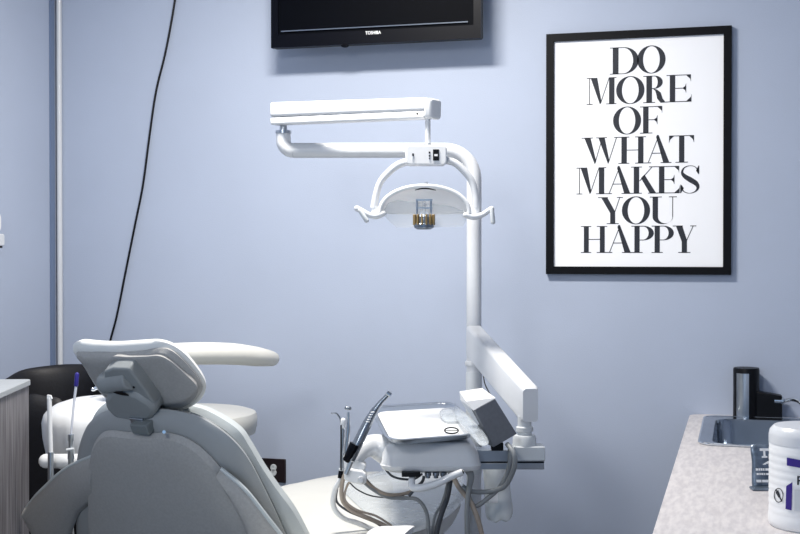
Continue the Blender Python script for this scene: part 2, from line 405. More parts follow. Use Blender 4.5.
# ------------------------------------------------------------------ white hook holder on the left wall
def hl(px, py): return hit(px, py, (XL+.03, 0, 0), (1, 0, 0))
q = hl(-3, 228)
wd = thing('wall_dispenser', 'white rounded dispenser on the left wall at the photo edge', 'dispenser', (XL, q.y, hl(0, 248).z))
yy = hl(-1.8, 228).y; zt = hl(0, 211).z; zb_ = hl(0, 248).z; zm = hl(0, 234).z
b = NB(); prism(b, [V((XL, y, z)) for y, z in rrect(yy-.14, yy, zm, zt, .03)], (.045, 0, 0)); obj('cover', b, 'whitep', wd, bevel=.006)
b = NB(); prism(b, [V((XL, y, z)) for y, z in rrect(yy-.13, yy+.003, zb_+.007, zm, .008)], (.055, 0, 0)); obj('drip_tray', b, 'white', wd, bevel=.004)
b = NB(); box2(b, (XL, yy-.12, zb_), (XL+.05, yy-.004, zb_+.007)); obj('tray_foot', b, 'black', wd, bevel=.001)

# ------------------------------------------------------------------ right-hand counter with sink
Z9 = .9; XK = XC+.63
yA = WALL; yE = .9
sy1 = hz(740, 418.5, Z9).y; sy0 = hz(745, 447.5, Z9).y; sx0 = (hz(704, 416.5, Z9).x+hz(699, 445, Z9).x)/2; sx1 = sx0+.46
b = NB()
outer = []
o_ = rrect(XC, XK, yE, yA, .05, 5)
hole = rrect(sx0+.01, sx1-.01, sy0+.01, sy1-.01, .05, 5)
# grid-free ring: match the two loops corner by corner
def ringface(bm, A, B, z0, z1):
    n = len(A)
    for z in (z0, z1):
        va = [bm.verts.new((x, y, z)) for x, y in A]; vb = [bm.verts.new((x, y, z)) for x, y in B]
        for k in range(n): bm.faces.new((va[k], va[(k+1) % n], vb[(k+1) % n], vb[k]))
        if z == z0: la, lb = va, vb
        else: ha, hb = va, vb
    for k in range(n):
        bm.faces.new((la[k], la[(k+1) % n], ha[(k+1) % n], ha[k])); bm.faces.new((lb[k], lb[(k+1) % n], hb[(k+1) % n], hb[k]))
ringface(b, o_, hole, Z9-.035, Z9)
tag(obj('worktop', b, 'top', smooth=False), 'pale speckled worktop slab with the sink let into it', 'worktop')
cab = thing('base_cabinet', 'grey wood base cabinet under the pale speckled worktop', 'cabinet', (XC+.3, 2.5, 0))
b = NB(); Zc = Z9-.035
# open-topped carcass so that the sink bowl hangs in it
box2(b, (XC+.02, yE+.02, .1), (XC+.038, WALL-.002, Zc)); box2(b, (XK-.02, yE+.02, .1), (XK-.002, WALL-.002, Zc)); box2(b, (XC+.038, yE+.02, .1), (XK-.02, yE+.038, Zc)); box2(b, (XC+.038, yE+.038, .1), (XK-.02, WALL-.002, .118))
obj('body', b, 'wood', cab, smooth=False)
b = NB(); box2(b, (XC+.07, yE+.05, 0), (XK-.02, WALL-.02, .1)); obj('plinth', b, 'black', cab, smooth=False)
for k in range(5):
    y0 = yE+.04+k*.64; b = NB(); box2(b, (XC+.002, y0, .12), (XC+.02, y0+.63, Zc-.01)); d = obj('door', b, 'wood', cab, bevel=.002)
    b = NB(); tube(b, [(XC+.002, y0+.56, .74), (XC-.022, y0+.56, .74), (XC-.022, y0+.56, .60), (XC+.002, y0+.56, .60)], .005, 8, 0); obj('door_handle', b, 'metal', d)
sk = thing('sink', 'stainless steel sink with rounded corners set in the pale worktop', 'sink', ((sx0+sx1)/2, (sy0+sy1)/2, Z9))
b = NB()
def rr(x0, x1, y0, y1, r, z): return [V((x, y, z)) for x, y in rrect(x0, x1, y0, y1, r, 5)]
bx0 = hz(716, 430, Z9).x; bx1 = sx1-.04; by0 = sy0+.025; by1 = sy1-.055
loft(b, [rr(sx0, sx1, sy0, sy1, .05, Z9+.0005), rr(sx0, sx1, sy0, sy1, .05, Z9+.006), rr(sx0+.006, sx1-.006, sy0+.006, sy1-.006, .045, Z9+.007),
         rr(bx0-.006, bx1+.006, by0-.006, by1+.006, .06, Z9+.004), rr(bx0, bx1, by0, by1, .055, Z9-.004), rr(bx0+.006, bx1-.006, by0+.006, by1-.006, .055, Z9-.14), rr(bx0+.03, bx1-.03, by0+.03, by1-.03, .05, Z9-.17)], False, True)
obj('bowl', b, 'steel', sk)
b = NB(); lp = rr(sx0, sx1, sy0, sy1, .05, Z9+.005); tube(b, [tuple(p) for p in lp+[lp[0]]], .0032, 8, 0, caps=False); obj('rim_lip', b, 'chrome', sk)
b = NB(); lathe(b, ((bx0+bx1)/2, (by0+by1)/2, Z9-.1695), (0, 0, 1), [(.035, 0), (.035, .003), (.022, .003), (.02, .0005)]); obj('drain', b, 'chrome', sk)

# ------------------------------------------------------------------ faucet
q = hz(746, 415, Z9); zf = Z9
fy = WALL-.048
fc = thing('faucet', 'black square-shouldered faucet with a silver front strip behind the sink', 'faucet', (q.x, fy, zf))
xa = hy(733, 390, fy).x; xb = hy(759.5, 390, fy).x; zt = hy(746, 368.5, fy-.03).z; rc = (xb-xa)/2; xc = (xa+xb)/2
b = NB(); lathe(b, (xc, fy, zf), (0, 0, 1), [(rc, 0), (rc*.985, (zt-zf)*.5), (rc, zt-zf-.006), (rc*.96, zt-zf)], 40); obj('column', b, 'black', fc)
xp0 = hy(736.5, 390, fy-rc).x; xp1 = hy(749, 390, fy-rc).x; zp = hy(742, 374, fy-rc).z
b = NB(); nseg = 8; A = []; 
for sgn in (0, 1):
    pass
pts = []
for k in range(nseg+1):
    x = xp0+(xp1-xp0)*k/nseg; dx = max(-.999, min(.999, (x-xc)/rc)); pts.append((x, fy-rc*1.0*math.sqrt(1-dx*dx)))
va = [V((x, y-.003, zf+.001)) for x, y in pts]+[V((x, y+.004, zf+.001)) for x, y in pts[::-1]]
prism(b, va, (0, 0, zp-zf)); obj('silver_strip', b, 'metal', fc)
b = NB(); x0 = xc+rc*.6; x1 = hy(782, 400, fy).x; zs = hy(760, 391, fy-.02).z; ze = hy(780, 396, fy-.02).z
prism(b, [V((x0, fy-.025, zf)), V((x1, fy-.025, zf)), V((x1, fy-.025, ze)), V((x0, fy-.025, zs))], (0, .05, 0)); obj('shoulder', b, 'black', fc, bevel=.004)
z1 = hy(778, 400.5, fy).z
b = NB(); cyl(b, (x1-.024, fy-.012, z1), (x1+.004, fy-.012, z1), .014); obj('collar', b, 'chrome', fc)
b = NB(); tube(b, [(x1+.004, fy-.012, z1), (x1+.03, fy-.03, z1+.008), (x1+.055, fy-.06, z1+.002), (x1+.085, fy-.11, z1-.03)], .006, 12); obj('spout', b, 'chrome', fc)

# ------------------------------------------------------------------ wipes canister
d = 2.405; cx_ = C(810, 500, d); q = V((cx_.x, cx_.y, Z9)); R = .0795
zz = lambda y: C(810, y, d).z-Z9
H = zz(425.5)
wc = thing('wipes_canister', 'white plastic wipes canister with purple print at the front of the worktop', 'canister', q)
pf = [(R*.93, .0), (R*.985, .004), (R, .012), (R, .022), (R*.985, .026)]
for k in range(9):
    h0 = .03+k*(H-.07)/9; pf += [(R*.985, h0), (R*.985, h0+.008), (R*.975, h0+.010)]
pf += [(R*.985, H-.036), (R*.96, H-.032)]
b = NB(); lathe(b, q, UP, pf, 64); obj('tub', b, 'whitep', wc)
b = NB(); lathe(b, q, UP, [(R*.99, H-.034), (R*.99, H-.018), (R*.965, H-.009), (R*.90, H-.003), (R*.86, H), (R*.3, H+.001)], 64); obj('lid', b, 'white', wc)
toC = (V((EYE.x, EYE.y, 0))-V((q.x, q.y, 0))).normalized(); sd = UP.cross(toC)   # sd: to the right seen from the camera
def cw(px, py):  # point on canister skin
    s = ((px-810)/F*(d-R))/R; s = max(-.98, min(.98, s)); a = math.asin(s)
    return q+(toC*math.cos(a)+sd*math.sin(a))*(R*.99+.0006)+UP*(C(px, py, d-R*math.cos(a)).z-Z9)
def patch(bm, pts, mi=0, n=10):
    """pts: four photo corners tl,tr,br,bl bent round the tub"""
    g = []
    for i in range(n+1):
        t = i/n; top = V(pts[0]).lerp(V(pts[1]), t); bot = V(pts[3]).lerp(V(pts[2]), t)
        g.append((bm.verts.new(cw(*top)), bm.verts.new(cw(*bot))))
    for a, c in zip(g, g[1:]): f = bm.faces.new((a[0], c[0], c[1], a[1])); f.material_index = mi
b = NB(); patch(b, [(787.5, 459), (826, 464.5), (826, 472), (787.5, 467)]); patch(b, [(787, 487.8), (793, 483.5), (792.4, 512), (786.4, 511)]); obj('purple_marks', b, 'purple', wc)
b = NB()
patch(b, [(787.3, 486.5), (793.3, 482), (792, 512), (786, 511)]); 
b.free()
b = NB()
def arcstroke(bm, cx, cy, rx, ry, w, n=28):
    g = []
    for k in range(n+1):
        a = 2*PI*k/n; g.append((bm.verts.new(cw(cx+rx*math.cos(a), cy+ry*math.sin(a))), bm.verts.new(cw(cx+(rx-w)*math.cos(a), cy+(ry-w)*math.sin(a)))))
    for a, c in zip(g, g[1:]): bm.faces.new((a[0], c[0], c[1], a[1]))
arcstroke(b, 779.5, 497.5, 4.8, 7.4, .8)
patch(b, [(776, 492), (777, 491.2), (783.4, 503), (782.4, 504)], n=3); patch(b, [(776.5, 495), (779, 492), (781, 498), (779.5, 500)], n=3)
obj('symbol_print', b, 'ink', wc)
b = NB()
patch(b, [(797.6, 477), (799.4, 477), (799.4, 486), (797.6, 486)], n=2); patch(b, [(799.4, 477), (803, 477.2), (803, 478.6), (799.4, 478.5)], n=3); patch(b, [(799.4, 481), (803, 481), (803, 482.3), (799.4, 482.3)], n=3); patch(b, [(802.4, 477.5), (804.2, 478), (804.2, 481.5), (802.4, 482)], n=2)
obj('letter_print', b, 'ink', wc)
b = NB(); patch(b, [(795, 491), (826, 490), (826, 513), (795, 512.5)]); obj('grey_panel', b, 'offw', wc)

# ------------------------------------------------------------------ foil sachets beside the canister
dk = 2.86
def sachet(px0, px1, pyt, pyb, dd, tilt):
    a = C(px0, pyb, dd); z0 = Z9+.001; w = (px1-px0)/F*dd
    h = (hz((px0+px1)/2, pyb, Z9)-EYE).length; h = (pyb-pyt)/F*dd
    up_ = (UP*math.cos(tilt)+FW*math.sin(tilt)); base = V((a.x, a.y, z0)); nb = RT.cross(up_)
    return base, w, h, up_, nb
base, w, h, up_, nb = sachet(750.5, 778, 446.5, 488, dk, .22)
b0 = hz(752.5, 488.5, Z9); base = V((b0.x, b0.y, Z9+.001))
sa = thing('foil_sachet', 'small silver foil sachet with white print propped behind the wipes canister', 'sachet', base)
cf = -RT.cross(up_) if RT.cross(up_).dot(FW) > 0 else RT.cross(up_)
ol = [base+RT*x*w+up_*y*h for x, y in ((0, 0), (.3, .01), (.7, 0), (1, 0), (1.01, .5), (1, 1), (.6, 1.01), (.05, 1), (.03, .6))]
b = NB(); pillow(b, ol, cf, .006, .004, smooth=4); obj('packet', b, 'foil', sa)
def fl(x, y, e=.0075): return base+RT*x*w+up_*y*h+cf*e
b = NB()
def fq(x0, x1, y0, y1): b.faces.new([b.verts.new(fl(*p)) for p in ((x0, y0), (x1, y0), (x1, y1), (x0, y1))])
fq(.30, .62, .86, .92); fq(.42, .50, .72, .9); fq(.36, .56, .70, .74)
for k in range(4): fq(.38+.05*k, .5+.08*k, .54+.02*k, .56+.02*k)
for x0, x1 in ((.12, .2), (.22, .27), (.29, .36), (.38, .43), (.46, .6)): fq(x0, x1, .40, .455); fq(x0+.02, x1+.02, .30, .345)
for x0, x1 in ((.12, .3), (.32, .55)): fq(x0, x1, .13, .19)
obj('printing', b, 'foilink', sa, smooth=False)
b1 = hz(752.5, 491, Z9)
b = NB(); box(b, V((b1.x, b1.y, Z9+.0035))+RT*.032+FW*.012, .064, .03, .006, (RT, FW, UP)); tag(obj('foil_sachet', b, 'foil', bevel=.002), 'flat foil sachet lying under the propped one on the worktop', 'sachet')

# ------------------------------------------------------------------ left cabinet
ct = C(32, 379, 3.6); ztop = ct.z
dirA = FW; lf = thing('side_cabinet', 'grey wood-grain cabinet with pale top at the left photo edge', 'cabinet', (ct.x, ct.y, 0))
ax2 = (RT*math.cos(.06)+FW*math.sin(.06)).normalized()   # left-right axis, slightly skewed
fA = V((-ax2.y, ax2.x, 0)); cc = V((ct.x, ct.y, 0))
LW = (ct.x-XL)/ax2.x-.015
def lc(x, y, z): return cc+ax2*x+fA*y+UP*z
b = NB(); prism(b, [lc(-LW, 0, ztop-.016), lc(-.02, 0, ztop-.016), lc(-.006, -.004, ztop-.016), lc(0, -.02, ztop-.016), lc(0, -.9, ztop-.016), lc(-LW, -.9, ztop-.016)], (0, 0, .016)); obj('cabinet_top', b, 'edge', lf, bevel=.002)
b = NB(); prism(b, [lc(-LW, -.006, 0), lc(-.008, -.006, 0), lc(-.008, -.89, 0), lc(-LW, -.89, 0)], (0, 0, ztop-.016)); obj('body', b, 'wood', lf, smooth=False)

# ------------------------------------------------------------------ support post and fixed arm
dp = 3.6; pp = C(474, 300, dp); PX, PY = pp.x, pp.y
post = thing('support_post', 'tall white round post bending over into a horizontal arm', 'post', (PX, PY, 0))
def W(px, py, d): p = C(px, py, d); return (p.x, p.y, p.z)
def onp(py): return (PX, PY, C(473.5, py, dp).z)
r0 = .0222
za = C(400, 150.5, dp).z
bend = [(PX, PY, za-.11+.11*0)]
bd = []
Rb = .085
endd = V(W(293, 150.5, 3.6)); hd = (endd-V((PX, PY, za))); hd.z = 0; L = hd.length; hd.normalize()
for k in range(13):
    a = PI/2*k/12; bd.append(tuple(V((PX, PY, za-Rb))+hd*Rb*(1-math.cos(a))+UP*Rb*math.sin(a)))
b = NB(); tube(b, [(PX, PY, 0.05)]+bd+[tuple(V((PX, PY, za))+hd*L)], r0, 24, 0)
obj('pole', b, 'white', post)
# elbow at the far end turning up
e0 = V((PX, PY, za))+hd*L; eb = []
for k in range(9):
    a = PI/2*k/8; eb.append(tuple(e0+hd*.028*math.sin(a)+UP*.028*(1-math.cos(a))))
eb.append(tuple(V(eb[-1])+UP*.022)); b = NB(); tube(b, eb, .0215, 24, 0); obj('elbow', b, 'white', post)
ex = V(eb[-1])
b = NB(); lathe(b, (PX, PY, onp(372)[2]), UP, [(.024, -.3), (.024, -.004), (.0225, 0)], 28); obj('lower_sleeve', b, 'offw', post)
b = NB(); lathe(b, (PX, PY, onp(366)[2]), UP, [(.0245, 0), (.027, .004), (.027, .012), (.024, .016)], 28); obj('collar', b, 'white', post)
b = NB(); lathe(b, (PX, PY, 0), UP, [(.16, 0), (.16, .015), (.15, .025), (.04, .03), (.035, .06)], 36); obj('floor_base', b, 'offw', post)

# ------------------------------------------------------------------ dental lamp
dl = 3.3
lamp = thing('dental_lamp', 'white dental operating lamp with side handles hanging from its sprung arm', 'lamp', C(425, 228, dl))
b = NB(); lathe(b, ex+UP*.0005, UP, [(.0235, 0), (.0235, .008), (.012, .009), (.010, .026)], 24); obj('pivot', b, 'metal', lamp)
ea = C(284, 125, (ex-EYE).dot(CM.to_3x3() @ V((0, 0, -1)))); 
da = (ex-EYE).dot(CM.to_3x3() @ V((0, 0, -1)))
A0 = V(W(271, 130, da)); 
AL = V(W(271.5, 113.5, da)); AR = V(W(439, 107.5, dl))
axd = (AR-AL).normalized(); axw = UP.cross(axd).normalized(); axu = axd.cross(axw)
def armprof(cen, w, h, off_=0, r=.008):
    return [cen+axw*x+axu*(y+off_) for x, y in rrect(-w/2, w/2, -h/2, h/2, r, 4)]
hA = 12.5/F*da; hB = 17/F*dl
b = NB(); loft(b, [armprof(V(W(275, 110.3, da)), .05, .043), armprof(V(W(429, 104.8, dl)), .05, .036)]); obj('arm_cover', b, 'white', lamp, bevel=.004)
b = NB(); loft(b, [armprof(V(W(274.5, 121.6, da)), .042, .022, 0, .006), armprof(V(W(427.5, 115, dl)), .042, .022, 0, .006)]); ac = obj('lower_bar', b, 'whitep', lamp, bevel=.003)
for px, py, dd in ((279, 121.3, da), (421.5, 114.6, dl)):
    p = V(W(px, py, dd))-axw*.0; p = p+(-axw if axw.dot(FW) > 0 else axw)*.0212; b = NB(); cyl(b, p, p+(-axw if axw.dot(FW) > 0 else axw)*.002, .003, 10); obj('screw', b, 'black', ac)
b = NB(); loft(b, [armprof(V(W(429, 109, dl)), .056, .054), armprof(V(W(436.5, 109, dl)), .056, .054, 0, .01)]); obj('end_cap', b, 'whitep', lamp, bevel=.005)
b = NB(); cyl(b, W(427.8, 117, dl), W(427.8, 146, dl), .0075); obj('drop_rod', b, 'white', lamp)
b = NB(); lathe(b, W(427.8, 145.5, dl), UP, [(.0115, 0), (.0115, .003), (.009, .005)], 20); obj('rod_washer', b, 'metal', lamp)
# control box
cb_ = V(W(426, 155.7, dl)); k = dl/F
b = NB(); prism(b, [cb_-FW*.028+RT*x+UP*y for x, y in rrect(-20.5*k, 20.5*k, -10*k, 10*k, 4*k, 5)], FW*.056); cbx = obj('control_box', b, 'whitep', lamp, bevel=.004)
def onbox(px, py, w, h, name, m, dz=.0015):
    p = V(W(px, py, dl-.0285)); b = NB(); box(b, p, w*k, dz*2, h*k, (RT, FW, UP)); return obj(name, b, m, cbx, smooth=False)
onbox(436, 155, 6, 11, 'rocker_switch', 'black'); onbox(436, 155.2, 3.4, 2, 'rocker_switch', 'whitep', .0022)
onbox(429.5, 152.5, 1.6, 1.6, 'indicator', 'black'); onbox(429.5, 155.8, 1.4, 1.4, 'indicator', 'black'); onbox(429.5, 158.6, 1.2, 1.2, 'indicator', 'dhose')
onbox(413, 154.8, 1.7, 2.6, 'toggle', 'black'); onbox(412.6, 158, .8, 4, 'toggle', 'offw')
# yoke
for pts in ([(408, 161.5), (398, 165), (388, 173), (380, 183), (376, 196), (374, 208)], [(444, 160), (455, 163), (465, 172), (472, 182), (475.5, 195), (476.3, 208)]):
    b = NB(); tube(b, [W(x, y, dl) for x, y in pts], [.0105, .0102, .0098, .0092, .0095, .0105], 14); obj('yoke_arm', b, 'white', lamp)
for sx, x0, y0, pts, pad in ((-1, 375, 211, [(383, 213.5), (376, 216), (369, 214.8), (363, 211.5), (357, 208.5)], [(360, 210.5), (366.5, 220.5)]), (1, 476, 210, [(466, 215), (474, 216.8), (482, 215), (488, 211), (491.5, 209)], [(491.8, 208.5), (493, 222)])):
    b = NB(); tube(b, [W(x, y, dl-.012) for x, y in pts], [.0085, .009, .0075, .007, .008], 12, rnd=True); hn = obj('side_handle', b, 'white', lamp)
    b = NB(); tube(b, [W(x, y, dl-.018) for x, y in pad], [.0058, .0066], 12, rnd=True); obj('handle_grip', b, 'offw', hn)
    b = NB(); cyl(b, W(x0, y0-4.5, dl), W(x0, y0+5, dl), .0098); obj('pivot', b, 'whitep', lamp)
# reflector: quarter bowl, open to the room
cx0, cy0 = 424.5, 213.5; ra = 44.5*k; rh = 27.5*k; RD = .085
b = NB(); ctr = V(W(cx0, cy0, dl-.01)); g = []
NS, NT = 9, 33
for i in range(NS):
    s = PI/2*i/(NS-1)*.96; row_ = []
    for j in range(NT):
        t = PI*j/(NT-1); row_.append(b.verts.new(ctr+RT*(ra*math.cos(t)*math.cos(s)**.8)+UP*(rh*math.sin(t)**.9*math.cos(s)**.7)+FW*RD*math.sin(s)))
    g.append(row_)
for i in range(NS-1):
    for j in range(NT-1): b.faces.new((g[i][j], g[i][j+1], g[i+1][j+1], g[i+1][j]))
obj('reflector', b, 'frost', lamp, solid=.004)
b = NB(); tube(b, [tuple(ctr+RT*ra*math.cos(PI*j/24)+UP*(rh*math.sin(PI*j/24)**.9)-FW*.004) for j in range(25)], .0062, 12, 0); obj('rim', b, 'whitep', lamp)
b = NB(); tube(b, [W(415, 190, dl-.017), W(425, 188.3, dl-.017), W(436, 190.2, dl-.017)], [.0008, .0022, .0008], 8); obj('air_slot', b, 'black', lamp)
b = NB(); lathe(b, W(426.5, 186.5, dl), UP, [(.008, 0), (.008, .004), (.005, .006), (.004, .011)], 16); obj('top_nut', b, 'offw', lamp)
# clear splash shield
sh = [(382, 213), (388, 203), (398, 200), (424, 203), (450, 206), (467, 212), (466, 221), (463, 226.3), (430, 227.5), (396.5, 227.3), (388, 220)]
b = NB(); prism(b, [V(W(x, y, dl-.008)) for x, y in sh], FW*.002); obj('splash_shield', b, 'clear', lamp, smooth=False)
# bulb holder
bh0 = V(W(424, 229.5, dl-.045)); b = NB(); lathe(b, bh0, UP, [(.018, 0), (.0265, .005), (.0275, .014), (.024, .018), (.024, .034), (.018, .040)], 28); bhh = obj('bulb_holder', b, 'dmetal', lamp)
for j in range(8):
    a = PI*(j/7)+PI+YAW; p = bh0+V((math.cos(a), math.sin(a), 0))*.0265+UP*.026
    b = NB(); box(b, p, .006, .0042, .028, (V((math.cos(a), math.sin(a), 0)), V((-math.sin(a), math.cos(a), 0)), UP)); obj('brass_fin', b, 'gold', bhh, bevel=.001)
b = NB(); 
for x in (417, 431): cyl(b, W(x, 214, dl-.03), W(x, 199, dl-.03), .003, 8)
box(b, V(W(424, 200, dl-.03)), .045, .02, .004, (RT, FW, UP)); box(b, V(W(424, 208, dl-.03)), .045, .012, .003, (RT, FW, UP)); obj('bulb_bracket', b, 'metal', lamp)
b = NB(); tube(b, [W(424, 214, dl-.03), W(424, 203, dl-.03)], .006, 12, 0, rnd=True); obj('bulb', b, 'clear', lamp)

# ------------------------------------------------------------------ dental chair
dirc = (RT*.50+FW*.87).normalized(); side = V((dirc.y, -dirc.x, 0))    # side: to the right of the chair
O = C(170, 500, 3.0); r_ = math.radians(27)
nf = (dirc*math.cos(r_)+UP*math.sin(r_)).normalized(); vv = (UP*math.cos(r_)-dirc*math.sin(r_)).normalized()
chair = thing('dental_chair', 'grey and white reclining dental chair seen from behind its headrest', 'dental chair', (hz(330, 534, .6).x, hz(330, 534, .6).y, 0))
def bp(px, py, e=0): return hit(px, py, O+nf*e, nf)
axc = O
def curl(k): # wrap the sides of the back towards the patient
    return lambda q: k*((q-O).dot(side))**2
ob = [(103, 412), (120, 408), (150, 408), (178, 411), (200, 417.5), (226, 434), (246, 456), (265, 491), (284, 532), (300, 575), (300, 620), (200, 632), (110, 625), (80, 590), (77, 530), (76, 480), (78, 452), (84, 432), (91, 421)]
b = NB(); pillow(b, [bp(*p) for p in ob], nf, .035, .03, p=3); obj('backrest', b, 'vinyl', chair)
of = [(107, 402), (125, 400), (160, 402), (192, 406), (212, 413), (237, 429), (249, 446), (262, 468), (277, 490), (295, 515), (313, 550), (330, 590), (326, 625), (220, 640), (120, 630), (90, 590), (85, 520), (84, 460), (92, 420)]
b = NB(); pillow(b, [bp(x, y, .07) for x, y in of], nf, .05, .045, p=3); obj('front_cushion', b, 'vinylf', chair)
sm = [(190, 414), (201, 418.5), (225, 433), (245, 455.5), (265, 491.5), (284, 532), (300, 575)]
b = NB(); tube(b, [tuple(bp(x+1, y-.5, .012)) for x, y in sm], .0035, 8); obj('piping', b, 'pipe', chair)
os_ = [(106, 431), (128, 432), (150, 433), (168, 433), (186, 438), (204, 450), (222, 470), (236, 495), (250, 520), (262, 560), (268, 610), (180, 620), (100, 615), (91, 560), (89, 500), (90, 465), (94, 444)]
b = NB(); pillow(b, [bp(x, y, -.03) for x, y in os_], nf, .02, .022, p=7); obj('rear_shell', b, 'shell', chair)
ol2 = cr([bp(x, y, -.035) for x, y in os_], 4, True)
# recline: padded wings either side of the back
def wing(up_px, lo_px, e0, e1, n=10):
    bm = NB(); A = cr([bp(x, y, e) for (x, y), e in zip(up_px, e0)], n); B = cr([bp(x, y, e) for (x, y), e in zip(lo_px, e1)], n); g = []
    for a, c in zip(A, B): g.append([bm.verts.new(a.lerp(c, t)+nf*(-.02*math.sin(PI*t))) for t in (0, .15, .3, .5, .7, .85, 1)])
    for a, c in zip(g, g[1:]):
        for j in range(6): bm.faces.new((a[j], c[j], c[j+1], a[j+1]))
    return bm
upw = [(96, 455), (74, 464), (60, 473), (48, 484), (36, 496), (26, 509)]
low = [(96, 500), (80, 512), (72, 532), (60, 560), (45, 556), (28, 513)]
b = wing(upw, low, [-.03, -.02, -.01, 0, .01, .02], [-.03, -.02, -.01, 0, .01, .02]); wl = obj('left_wing', b, 'shell', chair, solid=.008)
b = NB(); tube(b, [tuple(bp(x, y, e)) for (x, y), e in zip(upw, [-.03, -.02, -.01, 0, .01, .02])], .0052, 8); obj('edge_trim', b, 'vinylf', wl)
upw = [(221, 469), (230, 476), (240, 484.5), (250, 495), (264, 513), (282, 536), (300, 560)]
low = [(222, 472), (230, 490), (240, 510), (250, 535), (256, 560), (262, 590), (280, 600)]
ee = [-.035, -.038, -.042, -.046, -.05, -.05, -.045]
b = wing(upw, low, ee, ee); wr = obj('right_wing', b, 'shell', chair, solid=.008)
b = NB(); tube(b, [tuple(bp(x, y, e-.002)) for (x, y), e in zip(upw, ee)], .0052, 8); obj('edge_trim', b, 'vinylf', wr)
# headrest
O2 = C(140, 380, 2.86); r2 = math.radians(40)
n2 = (dirc*math.cos(r2)+UP*math.sin(r2)).normalized()
def hp(px, py, e=0): return hit(px, py, O2+n2*e, n2)
hr_ = [(74, 350), (73.5, 344), (80, 341), (98, 342.5), (118, 343), (142, 341.5), (158, 341), (172, 345), (185, 354), (197, 368), (204.5, 380), (206, 388), (202, 398), (193, 405.5), (181, 410), (160, 411), (138, 409), (116, 402), (102, 392), (90, 374), (81, 358)]
b = NB(); pillow(b, [hp(x, y, .022) for x, y in hr_], n2, .020, .018, p=3.5); obj('headrest_pad', b, 'vinyll', chair)
hb = [(77, 352), (95, 351), (118, 351.5), (142, 350), (158, 348), (170, 350), (182, 359), (193, 371), (201, 382), (202.5, 389), (198, 397), (190, 403.5), (178, 408), (160, 410), (138, 408), (116, 401), (103, 391), (91, 374), (82, 360)]
b = NB(); pillow(b, [hp(x, y, .008) for x, y in hb], n2, .012, .018, p=5); hbk = obj('headrest_back', b, 'shell', chair)
hi_ = [(112, 357), (128, 357), (146, 356.5), (159, 356), (170, 361), (184, 373), (197, 387), (192, 396), (180, 403), (163, 406), (150, 402), (128, 385), (114, 368)]
b = NB(); pillow(b, [hp(x, y, -.012) for x, y in hi_], n2, .012, .0025, p=9); obj('inset_panel', b, 'shell', hbk)
# headrest mechanism
dm = 2.78
ha = V(W(104, 379, dm)); hc = V(W(131, 379, dm)); hd_ = (V(W(136, 378, dm))-V(W(104, 380, dm))).normalized()
b = NB(); tube(b, [tuple(hp(104.5, 383, -.035)), tuple(hp(117, 381, -.035)), tuple(hp(131, 379, -.035))], .0255, 24, 0); kn = obj('headrest_knuckle', b, 'mech', chair, bevel=.004)
b = NB(); prism(b, [hp(x, y, -.045) for x, y in ((103, 372), (112, 368.5), (128, 369), (135, 377), (154, 403), (155, 415), (147, 421), (133, 410), (118, 395), (105, 390))], n2*.04); mb_ = obj('headrest_bracket', b, 'mech', chair, bevel=.005)
b = NB(); prism(b, [hp(x, y, -.055) for x, y in ((109, 392), (122, 391), (136, 396), (150, 405), (155, 412), (152, 420), (140, 425), (128, 422), (113, 418), (105, 409), (103.5, 401))], n2*.055); obj('headrest_hinge', b, 'mech', chair, bevel=.014, seg=2)
for x, y in ((134, 387), (147, 403)):
    p = hp(x, y, -.045); b = NB(); cyl(b, p, p-n2*.002, .0028, 10); obj('screw', b, 'black', mb_)
b = NB(); pillow(b, [hp(x, y, -.056) for x, y in ((113, 392), (118, 390.8), (124, 392.5), (129, 395.5), (123, 395), (117, 393.6))], -n2, .002, .002, smooth=3); obj('slot', b, 'black', mb_)
b = NB(); p = hp(104.5, 383, -.035); q0 = hp(103.2, 383.2, -.035); cyl(b, p, q0, .004, 12); obj('lock_pin', b, 'chrome', kn)
b = NB(); box(b, bp(143, 426.5, -.03), .052, .03, .026, (side, nf, vv)); obj('slide_collar', b, 'pipe', chair, bevel=.003)
q0 = bp(140, 424, -.02); b = NB(); box(b, q0, .040, .016, .04, (side, nf, vv)); obj('slide_bar', b, 'metal', chair, bevel=.002)
b = NB(); cyl(b, bp(164, 432, -.045), bp(164, 432, -.055), .004, 12); obj('screw', b, 'chrome', chair)
# seat and leg rest
zs = .72
def sp_(px, py, z=zs): return hz(px, py, z)
so_ = [(255, 505), (276, 489), (300, 483), (320, 478.5), (345, 474.5), (372, 472), (392, 474), (400, 486), (398, 505), (392, 530), (385, 570), (372, 640), (290, 680), (230, 640), (236, 560)]
b = NB(); pillow(b, [sp_(*p) for p in so_], UP, .012, .10, p=4); obj('seat', b, 'seat', chair)
lo_ = [(372, 480), (390, 470.5), (415, 466.5), (440, 466), (455, 471), (462, 482), (461, 496), (450, 511), (430, 524), (400, 532), (380, 515)]
b = NB(); pillow(b, [sp_(*p) for p in lo_], UP, .01, .08, p=3.5); lr = obj('leg_rest', b, 'vinyll', chair)
b = NB(); pillow(b, [sp_(x, y, zs+.015) for x, y in ((340, 483), (372, 475.5), (392, 468), (415, 464), (441, 463.5), (458, 469), (465, 482), (464, 498), (452, 513), (430, 527), (397, 535), (378, 522), (352, 500))], UP, .018, .01, p=2.5); obj('plastic_cover', b, 'wrap', lr)
